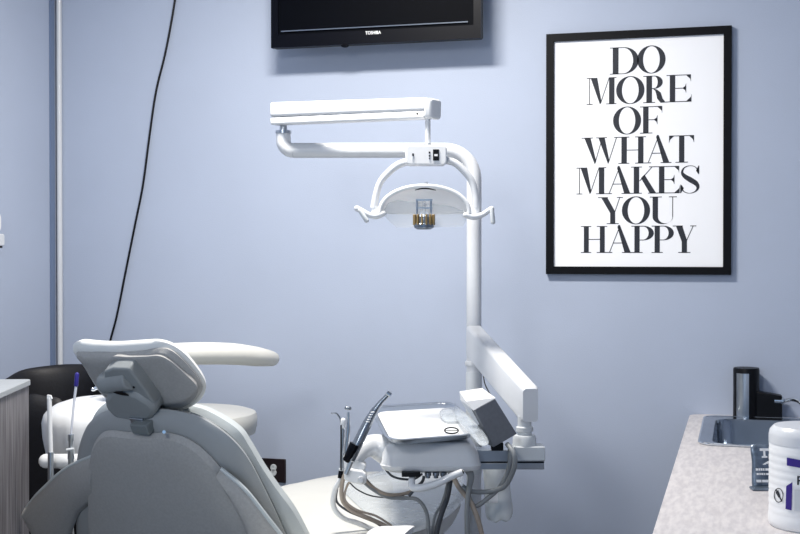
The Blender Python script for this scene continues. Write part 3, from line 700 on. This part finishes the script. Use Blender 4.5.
# arm rest whose tip shows at the bottom of the picture
b = NB(); pillow(b, [hz(x, y, .81) for x, y in ((364, 537), (370, 530), (380, 526.5), (395, 526), (408, 525.5), (414.5, 526.5), (409, 531), (399, 537), (388, 550), (370, 600), (340, 640), (330, 600), (350, 553))], UP, .006, .014, p=3, cen=hz(380, 560, .81)); obj('armrest', b, 'whitep', chair)
p = hz(372, 590, .80); b = NB(); tube(b, [(p.x, p.y, .785), (p.x, p.y, .7), tuple(V((p.x, p.y, .62))-dirc*.02)], .02, 14); obj('armrest_support', b, 'offw', chair)
# pedestal below the seat (hidden under the picture edge)
pc = hz(330, 560, zs); b = NB(); lathe(b, (pc.x, pc.y, 0), UP, [(.30, 0), (.30, .04), (.27, .06), (.12, .08), (.11, .5), (.2, .56), (.2, .62)], 40); obj('pedestal', b, 'offw', chair)

# ------------------------------------------------------------------ white stool with body support bar (behind the chair)
ds = 4.15; sc = C(187, 411, ds); rs = 70/F*ds
st = thing('assistant_stool', 'round white assistant stool with a curved support bar behind the headrest', 'stool', (sc.x, sc.y, 0))
b = NB(); lathe(b, (sc.x, sc.y, sc.z), UP, [(rs*.9, -.082), (rs*.97, -.075), (rs*.985, -.055), (rs, -.05), (rs, -.02), (rs*.975, -.006), (rs*.9, .0), (rs*.4, .004)], 56); obj('seat', b, 'seat', st)
b = NB(); cyl(b, (sc.x, sc.y, .12), (sc.x, sc.y, sc.z-.08), .028); obj('gas_column', b, 'chrome', st)
for k in range(5):
    a = k*2*PI/5+.3; e_ = V((sc.x+.23*math.cos(a), sc.y+.23*math.sin(a), .075)); b = NB(); tube(b, [(sc.x, sc.y, .12), tuple(e_)], [.025, .014], 10, 0); lg = obj('leg', b, 'metal', st)
    b = NB(); cyl(b, e_+V((-.012, 0, -.047)), e_+V((.012, 0, -.047)), .028, 16); obj('caster', b, 'black', lg)
b = NB(); bar = [W(120, 356, 3.62), W(160, 355, 3.62), W(200, 353.5, 3.66), W(232, 354, 3.72), (W(256, 356.5, 3.8)), W(270.5, 358.5, 3.88)]
tube(b, bar, [.036, .040, .040, .039, .036, .029], 20, rnd=True, flat=.85); obj('body_support', b, 'seat', st)
b = NB(); tube(b, [W(178, 360, 3.66), W(178, 385, 3.72), W(180, 428, 3.92), (sc.x, sc.y, sc.z-.1)], .012, 12); obj('support_bracket', b, 'metal', st)

# ------------------------------------------------------------------ black stool at left
db = 4.2
bs = thing('black_stool', 'black leather stool with curved backrest beside the left cabinet', 'stool', (C(85, 440, db).x, C(85, 440, db).y, 0))
cen = V(W(85, 400, db)); g = []; b = NB()
def backpad(px_l, px_r):
    top = cr([W(7, 378, db-.12), W(22, 370, db-.03), W(45, 366, db+.03), W(72, 364, db+.05), W(98, 366, db+.02), W(117, 378, db-.12)], 5)
    bot = cr([W(9, 384, db-.12), W(28, 421, db-.03), W(46, 425, db+.03), W(72, 426, db+.05), W(97, 424, db+.02), W(116, 386, db-.12)], 5)
    return top, bot
tp, bt = backpad(0, 0); rings_ = []
for a, c in zip(tp, bt):
    m_ = (a+c)/2; u_ = (a-c)/2; th = .03
    rings_.append([m_+u_*math.cos(t)*(abs(math.cos(t))**-.3 if abs(math.cos(t)) > .02 else 1)+FW*th*math.sin(t) for t in [2*PI*j/20 for j in range(20)]])
loft(b, rings_); obj('backrest', b, 'leather', bs)
q = C(70, 428, db); zz_ = q.z
b = NB(); pillow(b, [V((q.x, q.y, zz_))+RT*.162*math.cos(a)+FW*.162*math.sin(a) for a in [2*PI*j/14 for j in range(14)]], UP, .02, .05, p=4, smooth=3); obj('seat', b, 'leather', bs)
b = NB(); cyl(b, (q.x, q.y, .12), (q.x, q.y, zz_-.045), .03); obj('gas_column', b, 'black', bs)
b = NB(); box(b, V((q.x, q.y, zz_-.065)), .2, .16, .035, (RT, FW, UP)); obj('mechanism', b, 'black', bs, bevel=.006)
b = NB(); tube(b, [W(60, 446, db), W(40, 440, db-.1), W(33, 434.5, db-.14)], .005, 8); lv = obj('height_lever', b, 'chrome', bs)
b = NB(); tube(b, [W(60, 462, db), W(42, 464, db-.1), W(34, 466, db-.14)], .006, 8); obj('height_lever', b, 'offw', bs)
b = NB(); tube(b, [W(72, 421, db+.07), (W(72, 450, db+.09)), (q.x, q.y+.05, zz_-.07)], .018, 12, flat=.5); obj('back_support', b, 'black', bs)
b = NB(); pillow(b, [V(W(x, y, db-.17)) for x, y in ((26, 398), (45, 396), (64, 404), (67, 450), (66, 500), (64, 560), (45, 570), (26, 560), (24, 500), (23, 440))], -FW, .02, .02, p=5); obj('side_panel', b, 'leather', bs)
for k in range(5):
    a = k*2*PI/5+.9; e_ = V((q.x+.22*math.cos(a), q.y+.22*math.sin(a), .075)); b = NB(); tube(b, [(q.x, q.y, .12), tuple(e_)], [.025, .014], 10, 0); lg = obj('leg', b, 'black', bs)
    b = NB(); cyl(b, e_+V((-.012, 0, -.047)), e_+V((.012, 0, -.047)), .028, 16); obj('caster', b, 'black', lg)

# ------------------------------------------------------------------ cuspidor bowl
dc = 3.72
cu = thing('cuspidor', 'rounded white cuspidor bowl in front of the black stool', 'cuspidor', (C(108, 440, dc).x, C(108, 440, dc).y, 0))
qc = C(108, 409, dc); rq = 64/F*dc
b = NB(); lathe(b, qc, UP, [(rq*.45, -.20), (rq*.80, -.165), (rq*.93, -.135), (rq*.985, -.08), (rq, -.035), (rq*.97, -.012), (rq*.90, .004), (rq*.78, .018), (rq*.55, .032), (rq*.25, .038), (.004, .04)], 56); obj('bowl', b, 'whitep', cu)
b = NB(); tube(b, [W(104, 400, dc+.02), W(104, 391, dc+.02), W(99, 387.5, dc), W(93, 389.5, dc-.03)], .006, 10, rnd=True); obj('water_spout', b, 'chrome', cu)
b = NB(); lathe(b, (qc.x, qc.y, 0), UP, [(.12, 0), (.12, .02), (.06, .05), (.05, qc.z-.19)], 30); obj('pedestal', b, 'offw', cu)

# ------------------------------------------------------------------ assistant arm with suction tips
dq = 3.45
aa = thing('suction_holder', 'white round-ended bar holding the suction tubes left of the chair', 'holder', C(85, 461, dq))
b = NB(); tube(b, [W(46, 461, dq), W(80, 461, dq), W(125, 460, dq+.05)], .0205, 20, 2, rnd=True); obj('bar', b, 'whitep', aa)
b = NB(); tube(b, [W(125, 460, dq+.05), (qc.x-.0, qc.y-.05, qc.z-.25)], .018, 14, 0); obj('bar_link', b, 'offw', aa)
ev = thing('suction_tip', 'wide white plastic suction tip standing on the bar nearest the left cabinet', 'suction tube', C(50, 470, dq-.05), 'suction tubes on the bar')
b = NB(); tube(b, [W(49.3, 398, dq-.05), W(50, 430, dq-.05), W(50.8, 454, dq-.05)], .0066, 14, 0); t_ = obj('tip', b, 'whitep', ev)
b = NB(); prism(b, [V(W(x, y, dq-.055)) for x, y in ((46.9, 399), (46.9, 395), (50.5, 395.6), (51.8, 399))], FW*.01); obj('bevelled_end', b, 'whitep', t_)
b = NB(); tube(b, [W(50.8, 452, dq-.05), W(50.8, 470, dq-.05), W(51, 500, dq-.05)], .0085, 14, 0); obj('valve', b, 'metal', ev)
b = NB(); tube(b, [W(51, 498, dq-.05), W(51, 540, dq-.04), (W(60, 600, dq+.02))], .008, 12); obj('hose', b, 'ghose', ev)
ej = thing('saliva_ejector', 'thin clear straw with a dark blue tip standing in the bar', 'suction tube', C(71, 470, dq-.05), 'suction tubes on the bar')
b = NB(); tube(b, [W(76.2, 384, dq-.04), W(73.5, 408, dq-.045), W(71.3, 434, dq-.05)], [.0040, .0034, .0030], 12); obj('straw', b, 'straw', ej)
b = NB(); tube(b, [W(77, 374.5, dq-.04), W(76.1, 385, dq-.04)], [.0060, .0060], 12, 0, rnd=True); obj('blue_tip', b, 'blue', ej)
b = NB(); lathe(b, W(71, 470, dq-.05), UP, [(.008, 0), (.008, .03), (.0095, .032), (.0095, .06), (.007, .062), (.007, .08), (.0085, .082), (.0085, .1)], 20); obj('valve', b, 'metal', ej)
b = NB(); cyl(b, W(66.5, 450, dq-.06), W(74, 449, dq-.06), .004, 10); obj('valve_lever', b, 'offw', ej)
b = NB(); tube(b, [W(71, 469, dq-.05), W(71, 520, dq-.04), W(78, 590, dq)], .006, 10); obj('hose', b, 'ghose', ej)

# ------------------------------------------------------------------ delivery unit
du = 3.1
un = thing('delivery_unit', 'white dental delivery unit carried by a sloping box arm right of the chair', 'delivery unit', C(425, 460, du))
a0 = V(W(474, 341.5, 3.56)); a1 = V(W(530.5, 405.5, 3.08)); adir = (a1-a0).normalized()
hdir = V((adir.x, adir.y, 0)).normalized(); aw = V((hdir.y, -hdir.x, 0))
def sec(c, w, h): return [c+aw*x+UP*y for x, y in rrect(-w/2, w/2, -h/2, h/2, .009, 4)]
b = NB(); loft(b, [sec(a0, .047, .092), sec(a1-adir*.01, .047, .092), sec(a1, .040, .084)]); sa_ = obj('spring_arm', b, 'white', un)
for px, py, dd in ((467.6, 349, 3.54), (515.2, 411, 3.12)):
    t = ((V(W(px, py, dd))-a0).dot(hdir))/(a1-a0).dot(hdir); c_ = a0+(a1-a0)*t; lft = -aw
    c_ = V((c_.x, c_.y, V(W(px, py, dd)).z))+lft*.0232; b = NB(); cyl(b, c_, c_+lft*.0015, .005, 12); obj('screw', b, 'black', sa_)
b = NB(); tube(b, [W(483.5, 376, 3.5), W(485, 384, 3.45), W(490, 394, 3.35), (W(497, 404, 3.25))], .0018, 6); obj('thin_cord', b, 'black', un)
jc = C(524.5, 450, 3.1)
def jz(y): return C(524.5, y, 3.1).z
b = NB(); lathe(b, (jc.x, jc.y, 0), UP, [(.018, jz(437)), (.018, jz(432)), (.022, jz(431)), (.022, jz(427)), (.0175, jz(426)), (.0175, jz(416))], 28); obj('pivot', b, 'offw', un)
b = NB(); lathe(b, (jc.x, jc.y, 0), UP, [(.030, jz(449)), (.030, jz(438)), (.027, jz(435)), (.018, jz(434.5))], 32); obj('pivot_base', b, 'offw', un)
b = NB(); p0_ = V(W(513, 452, 3.1)); p1_ = V(W(544, 452, 3.1)); box(b, (p0_+p1_)/2, (p1_-p0_).length, .06, .036, (RT, FW, UP)); obj('end_block', b, 'offw', un, bevel=.003)
p0_ = V(W(440, 454.5, 3.1)); p1_ = V(W(543.5, 454.5, 3.1)); b = NB(); box(b, (p0_+p1_)/2+FW*.002, (p1_-p0_).length, .05, .030, (RT, FW, UP)); obj('support_bar', b, 'metal', un, bevel=.002)
p0_ = V(W(440, 464.5, 3.1)); p1_ = V(W(543, 464.5, 3.1)); b = NB(); box(b, (p0_+p1_)/2, (p1_-p0_).length, .055, .016, (RT, FW, UP)); obj('lower_rail', b, 'metal', un, bevel=.0015)
b = NB(); p0_ = V(W(450, 461.2, 3.1)); p1_ = V(W(543, 461.2, 3.1)); box(b, (p0_+p1_)/2, (p1_-p0_).length, .045, .006, (RT, FW, UP)); obj('rail_gap', b, 'black', un, smooth=False)
# console body
k3 = du/F
cz = C(421, 452, du)
def cons(xl, xr, y0f, y0b, z, r=.03):   # rounded plan at height z (metres)
    return [V((cz.x, cz.y, z))+RT*x+FW*y for x, y in rrect(xl*k3, xr*k3, y0f, y0b, r, 5)]
zy = lambda y: C(421, y, du-.1).z
b = NB(); loft(b, [cons(-34, 50, -.085, .10, zy(473.2)), cons(-37, 54.5, -.096, .11, zy(471.8)), cons(-38.5, 57, -.1, .12, zy(470.5)), cons(-40.5, 58.5, -.102, .12, zy(466.5)), cons(-39.5, 57.5, -.099, .12, zy(465.5)), cons(-38, 55.5, -.094, .12, zy(455)), cons(-34, 51, -.082, .11, zy(448)), cons(-32, 48, -.078, .10, zy(445.5)), cons(-28, 44, -.065, .09, zy(444))]); obj('console', b, 'white', un)
b = NB(); loft(b, [cons(-32, 46, -.075, .09, zy(474.8)), cons(-34, 49, -.08, .1, zy(473.4))]); obj('console_base', b, 'offw', un)
# swept neck to instrument holder
b = NB(); tube(b, [W(396, 455, du+.0), W(384, 449, du-.01), W(372, 446, du-.02), W(362, 450, du-.04), W(353, 461, du-.06)], [.048, .046, .036, .028, .022], 20, flat=.8); obj('holder_neck', b, 'white', un)
# instrument holder lugs
b = NB(); prism(b, [V(W(x, y, du-.09)) for x, y in ((344, 470), (347, 468.5), (362, 471), (366, 474), (366.5, 483), (362, 485.5), (350, 482.5), (344, 480))], FW*.045); obj('instrument_holder', b, 'whitep', un, bevel=.006)
b = NB(); prism(b, [V(W(x, y, du-.075)) for x, y in ((343, 456), (350, 453), (362, 462), (366, 465), (365.5, 470), (358, 472), (344, 469))], FW*.045); obj('instrument_holder', b, 'whitep', un, bevel=.005)
b = NB(); p = V(W(361, 479.5, du-.09)); lathe(b, p, -FW, [(.0085, 0), (.0085, .012), (.006, .016), (.002, .017)], 18); obj('holder_knob', b, 'white', un)
# handle
b = NB(); tube(b, [W(411.5, 481, du-.12), W(412.5, 487, du-.13), W(420, 488, du-.135), W(436, 484, du-.135), W(450, 477, du-.135), W(461, 472.5, du-.135)], [.0085, .0095, .0095, .0092, .009, .0085], 16, rnd=True); hn = obj('handle', b, 'white', un)
b = NB(); cyl(b, W(462.5, 471.9, du-.139), W(463.6, 471.5, du-.139), .005, 12); obj('handle_end', b, 'black', hn)
b = NB(); tube(b, [W(462, 473, du-.12), W(462, 472, du-.08)], .006, 10, 0); tube(b, [W(412, 484, du-.12), W(412, 474, du-.09)], .008, 10, 0); obj('handle_bracket', b, 'offw', un)
b = NB(); box(b, V(W(411, 473.6, du-.10)), 18*k3, .03, 4.5*k3, (RT, FW, UP)); obj('valve_block', b, 'black', un, bevel=.001)
for px in (428, 436, 443.5):
    b = NB(); p = V(W(px, 474, du-.09)); lathe(b, p, -UP, [(.0085, -.004), (.0085, .004), (.006, .005), (.006, .010)], 14); obj('control_valve', b, 'dmetal', un)
# bar drop at right end of console
b = NB(); tube(b, [W(468, 470, du-.06), W(471, 477, du-.06), W(468.5, 492, du-.06), W(467, 510, du-.06), W(467, 545, du-.06), W(466, 600, du-.05)], [.010, .0085, .0065, .0062, .0062, .006], 12); obj('hose', b, 'ghose', un)
# hoses
def hose(name, pts, r, m, parent, n=10):
    b = NB(); tube(b, [W(*p) for p in pts], r, n, 7); return obj(name, b, m, parent)
hose('hose', [(453, 468, 3.1), (450, 482, 3.08), (447, 498, 3.08), (441, 515, 3.08), (436, 536, 3.08), (430, 580, 3.1)], .0070, 'dhose', un)
hose('hose', [(450, 468, 3.12), (446, 490, 3.12), (441, 505, 3.12), (434, 520, 3.12), (430, 560, 3.12)], .0035, 'ghose', un)
hose('hose', [(452, 474, 3.06), (458, 486, 3.05), (465, 495, 3.05), (471, 503, 3.05), (477, 517, 3.05), (482, 536, 3.06), (488, 580, 3.08)], .0062, 'tan', un)
hose('hose', [(507, 444, 3.02), (513, 452, 3.0), (515, 462, 3.0), (512, 474, 3.02), (505, 486, 3.05), (496, 490, 3.07), (483, 492, 3.07), (470, 491, 3.05), (462, 486, 3.05)], .0062, 'ghose', un)
hose('hose', [(510, 446, 3.06), (510, 462, 3.06), (507, 474, 3.07), (500, 487, 3.08), (488, 498, 3.08), (476, 506, 3.08), (470, 500, 3.09), (467, 486, 3.1)], .0060, 'ghose', un)
hose('hose', [(386, 470, 3.1), (392, 476, 3.08), (402, 479, 3.08), (414, 479, 3.1), (422, 474, 3.12)], .003, 'dhose', un)
hose('hose', [(424, 476, 3.1), (422, 482, 3.1), (414, 490, 3.1), (409, 496, 3.1)], .004, 'dhose', un)

# ------------------------------------------------------------------ tray on the console
zt_ = zy(443.2)+.002
tq = [hit(x, y, (0, 0, zt_+.012), (0, 0, 1)) for x, y in ((371, 409), (453, 404), (479, 436), (388, 443))]
tr = thing('instrument_tray', 'shallow steel instrument tray with white liner on the delivery console', 'tray', sum(tq, V((0, 0, 0)))/4-V((0, 0, .012)))
def quadring(s, z, rnd_=.18):
    c_ = sum(tq, V((0, 0, 0)))/4; P_ = [c_+(p-c_)*s for p in tq]; out = []
    for i in range(4):
        a, m_, e = P_[i-1], P_[i], P_[(i+1) % 4]; s0 = m_.lerp(a, rnd_); s1 = m_.lerp(e, rnd_)
        for j in range(6):
            t = j/5; q_ = s0*(1-t)**2+m_*2*t*(1-t)+s1*t*t; out.append(V((q_.x, q_.y, z)))
    return out
b = NB(); loft(b, [quadring(.88, zt_), quadring(.93, zt_+.003), quadring(.97, zt_+.018), quadring(1.03, zt_+.020), quadring(1.04, zt_+.0185), quadring(1.025, zt_+.0175), quadring(.965, zt_+.0165), quadring(.915, zt_+.005), quadring(.88, zt_+.0035)]); 
obj('tray_body', b, 'metal', tr)
b = NB(); loft(b, [quadring(.89, zt_+.0055, .14), quadring(.89, zt_+.0070, .14)]); obj('paper_liner', b, 'whitep', tr)
zp_ = zt_+.0075
def tp_(x, y, z=zp_): return hit(x, y, (0, 0, z), (0, 0, 1))
b = NB(); rg = tp_(451.5, 430.5, zp_+.007); tube(b, [tuple(rg+RT*.0175*math.cos(a)+(FW*.014+UP*.0055)*math.sin(a)) for a in [2*PI*j/20 for j in range(21)]], .0018, 10, 0, caps=False); tube(b, [tuple(rg+RT*x+FW*.002) for x in (-.016, 0, .016)], .001, 8)
tag(obj('clip_ring', b, 'gloss'), 'small dark oval ring lying on the white tray liner', 'ring')
b = NB(); ol = [tp_(*p) for p in ((441, 414), (452, 412.5), (461, 414), (464, 419), (462, 423), (447, 424), (440, 420))]
bx_ = sum(ol, V((0, 0, 0)))/7
pillow(b, [p+UP*(.009+.003*math.sin(i*2.4)) for i, p in enumerate(ol)], UP, .012, .009, p=1.2, smooth=3); tag(obj('plastic_pouch', b, 'wrap'), 'crumpled clear plastic pouch on the tray behind the dark ring', 'pouch')
b = NB(); pillow(b, [tp_(x, y, zt_+.03) for x, y in ((455, 406), (468, 416), (480, 428), (489, 442), (480, 445), (468, 432), (456, 418))], UP, .008, .006, p=1.5, smooth=4); tag(obj('plastic_sleeve', b, 'wrap'), 'clear plastic sleeve draped over the right end of the tray', 'sleeve')

# ------------------------------------------------------------------ grey box with white cap
dx = 2.98
gb = thing('tilted_box', 'dark grey box with a white top tilted against the sloping arm', 'box', C(495, 445, dx))
G = [V(W(x, y, d_)) for x, y, d_ in ((474.5, 409.5, dx), (495, 398.5, dx+.04), (517, 434, dx+.05), (493.5, 447.5, dx+.01))]
bk = (FW*.8-RT*.2).normalized()*.05
b = NB(); prism(b, G, bk); obj('grey_case', b, 'greybox', gb, bevel=.002)
Wf = [V(W(459.5, 391.5, dx+.04)), V(W(482, 388, dx+.10)), V(W(495.5, 397.8, dx+.045)), V(W(466, 401.5, dx-.0))]
Lf = [V(W(460.5, 400, dx+.04)), V(W(482, 400, dx+.10)), V(W(495, 398.6, dx+.043)), V(W(473.5, 410.5, dx-.002))]
b = NB(); va = [b.verts.new(p) for p in Wf]; vb = [b.verts.new(p) for p in Lf]
b.faces.new(va); b.faces.new(vb[::-1])
for i in range(4): b.faces.new((va[i], vb[i], vb[(i+1) % 4], va[(i+1) % 4]))
wt = obj('white_cap', b, 'whitep', gb, smooth=False)
b = NB(); pillow(b, [hit(x, y, Wf[0]+UP*.001, (Wf[1]-Wf[0]).cross(Wf[3]-Wf[0])) for x, y in ((478, 395), (482, 393.6), (486, 394), (483, 395.8))], UP, .001, .001, smooth=3); obj('slot', b, 'dhose', wt)
b = NB(); prism(b, [V(W(x, y, dx+.03)) for x, y in ((461, 401), (470, 406), (480, 424), (478, 425), (465, 408))], FW*.004); obj('white_flap', b, 'whitep', gb, smooth=False)
b = NB(); p = V(W(497, 446, dx+.06)); box(b, p, .03, .03, .02, (RT, FW, UP)); obj('mounting_foot', b, 'black', gb, bevel=.002)

# ------------------------------------------------------------------ water bottle
dbt = 3.2; w0 = V(W(495.5, 463, dbt)); w1 = V(W(500, 521, dbt)); axb = (w1-w0); LL = axb.length
def petal(r, h, th):
    t = max(0, (h-LL*.80)/(LL*.2)); return (r*(1-.06*t*(.5+.5*math.cos(5*th))), h-t*LL*.04*(.5+.5*math.cos(5*th)))
wb = thing('water_bottle', 'translucent bottle with lobed base hanging behind the support bar', 'bottle', w1)
b = NB(); lathe(b, w0, axb, [(.020, -.012), (.024, -.004), (.031, .0), (.034, .01), (.034, LL*.3), (.0345, LL*.5), (.036, LL*.7), (.0365, LL*.8), (.036, LL*.9), (.032, LL*.97), (.022, LL*1.0), (.008, LL*.97)], 50, petal); obj('bottle_body', b, 'bottle', wb)
b = NB(); p = V(W(493.5, 497.5, dbt-.0385)); box(b, p, 9*dbt/F, .001, 10*dbt/F, (RT, FW, UP)); obj('label_patch', b, 'print', wb, smooth=False)
b = NB(); p = V(W(493.3, 490, dbt-.039)); box(b, p, 10*dbt/F, .002, 2*dbt/F, (RT, FW, UP)); obj('label_band', b, 'dhose', wb, smooth=False)

# ------------------------------------------------------------------ instruments in the holder
hpz = thing('handpiece', 'thick dark grey dental handpiece leaning right over the tray edge', 'handpiece', C(350, 462, du-.08), 'instruments in the holder')
b = NB(); tube(b, [W(350, 459, du-.11), W(357, 445, du-.11), W(367, 424, du-.10), W(375.5, 409, du-.10)], [.0130, .0130, .0118, .0088], 18); obj('grip', b, 'dmetal', hpz)
b = NB(); tube(b, [W(375, 410, du-.10), W(381, 402, du-.10), W(388, 395, du-.10)], [.0084, .006, .005], 14); nk = obj('neck', b, 'dmetal', hpz)
b = NB(); tube(b, [W(386.6, 392.6, du-.10), W(390.5, 395.6, du-.10)], .0068, 14, 0); obj('head', b, 'metal', nk)
b = NB(); tube(b, [W(345.7, 461, du-.115), W(349.5, 455, du-.116), W(355, 444, du-.116)], [.0085, .0115, .0134], 16); obj('black_collar', b, 'gloss', hpz)
for i in range(5):
    x, y = 366+i*1.2, 422-i*2.4; b = NB(); tube(b, [W(x, y, du-.112), W(x+3.5, y-.3, du-.112)], .0014, 6, 0); obj('bright_mark', b, 'foilink', hpz)
b = NB(); tube(b, [W(351, 461, du-.10), W(346, 474, du-.10)], .0065, 12, 0); obj('coupling', b, 'metal', hpz)
hose('hose', [(346, 472, du-.08), (342, 484, du-.06), (342.5, 500, du-.05), (351, 510, du-.04), (366, 517, du-.03), (384, 525, du), (396, 534, du)], .0055, 'tan', hpz)
hose('hose', [(352, 480, du-.08), (347, 486, du-.06), (345, 500, du-.05), (357, 510, du-.04), (376, 516, du-.02), (392, 526, du)], .003, 'tan', hpz)
sy = thing('air_syringe', 'slim steel syringe with a hooked nozzle at the left of the holder', 'syringe', C(342, 462, du-.05), 'instruments in the holder')
b = NB(); tube(b, [W(331, 413, du-.05), W(336.5, 413.5, du-.05), W(340, 418, du-.05), (W(341.5, 424, du-.05))], [.0016, .0018, .002, .003], 8); obj('nozzle', b, 'dmetal', sy)
b = NB(); tube(b, [W(342.8, 423, du-.05), W(342.5, 445, du-.05), W(341.5, 468, du-.05)], [.0058, .0055, .005], 12); obj('body', b, 'metal', sy)
b = NB(); tube(b, [W(343.2, 420.5, du-.056), W(343, 426, du-.056)], .0066, 12, 0, rnd=True); obj('button', b, 'whitep', sy)
b = NB(); tube(b, [W(341, 425, du-.062), W(341, 445, du-.06), W(341, 470, du-.06)], .0018, 8); obj('dark_rib', b, 'gloss', sy)
hose('hose', [(341.5, 468, du-.05), (341, 478, du-.05), (335, 490, du-.04), (333.5, 506, du-.03), (342, 517, du-.02), (360, 524, du), (378, 532, du+.02), (390, 545, du+.02)], .0068, 'whitep', sy)
hose('hose', [(340, 478, du-.05), (337, 490, du-.04), (337, 502, du-.03), (348, 511, du-.02), (362, 517, du), (378, 524, du), (388, 534, du)], .003, 'dhose', sy)
b = NB(); tube(b, [W(341, 471, du-.06), W(340, 478, du-.06)], .0062, 10, 0); obj('hose_sleeve', b, 'gloss', sy)
sk_ = thing('scaler', 'slim steel scaler with small round head between syringe and thick handpiece', 'scaler', C(348, 462, du-.05), 'instruments in the holder')
b = NB(); tube(b, [W(348.2, 412, du-.04), W(348.2, 430, du-.04), W(345.8, 458, du-.04)], [.0035, .0052, .0055], 12); obj('body', b, 'metal', sk_)
b = NB(); tube(b, [W(346.3, 408, du-.045), W(349.8, 408.4, du-.045)], .0046, 12, 0, rnd=True); obj('head', b, 'dmetal', sk_)
hose('hose', [(366, 480, du-.06), (374, 488, du-.04), (386, 494, du-.03), (400, 494.5, du), (412, 491, du+.02), (420, 484, du+.05)], .0045, 'tan', sk_)
hose('hose', [(364, 482, du-.05), (374, 490, du-.04), (388, 497, du-.02), (404, 498, du), (416, 499, du), (424, 507, du), (428, 520, du), (429, 545, du)], .005, 'ghose', sk_)
hose('hose', [(350, 483, du-.05), (358, 490, du-.04), (372, 496, du-.02), (390, 497.5, du), (404, 496, du)], .0018, 'dhose', sk_)

# ------------------------------------------------------------------ light
def area(name, loc, rot, sx, sy, e, col=(1, 1, 1)):
    l = bpy.data.lights.new(name, 'AREA'); l.shape = 'RECTANGLE'; l.size = sx; l.size_y = sy; l.energy = e; l.color = col
    o = bpy.data.objects.new(name, l); COL.objects.link(o); o.location = loc; o.rotation_euler = rot; return o
area('ceiling_lamp', (-1.15, 2.9, CEIL-.02), (0, 0, 0), .5, .25, 50, (1, .95, .88))
area('front_ceiling_lamp', (-1.0, -.2, 2.5), (math.radians(66), 0, math.radians(3)), .45, .45, 17, (1, .98, .96))
w = bpy.data.worlds.new('world'); S.world = w; w.use_nodes = True
w.node_tree.nodes['Background'].inputs[0].default_value = (.42, .66, 1, 1); w.node_tree.nodes['Background'].inputs[1].default_value = .62
vs_ = S.view_settings; vs_.view_transform = 'Standard'; vs_.look = 'None'; vs_.gamma = 1; vs_.exposure = .33; vs_.use_curve_mapping = False
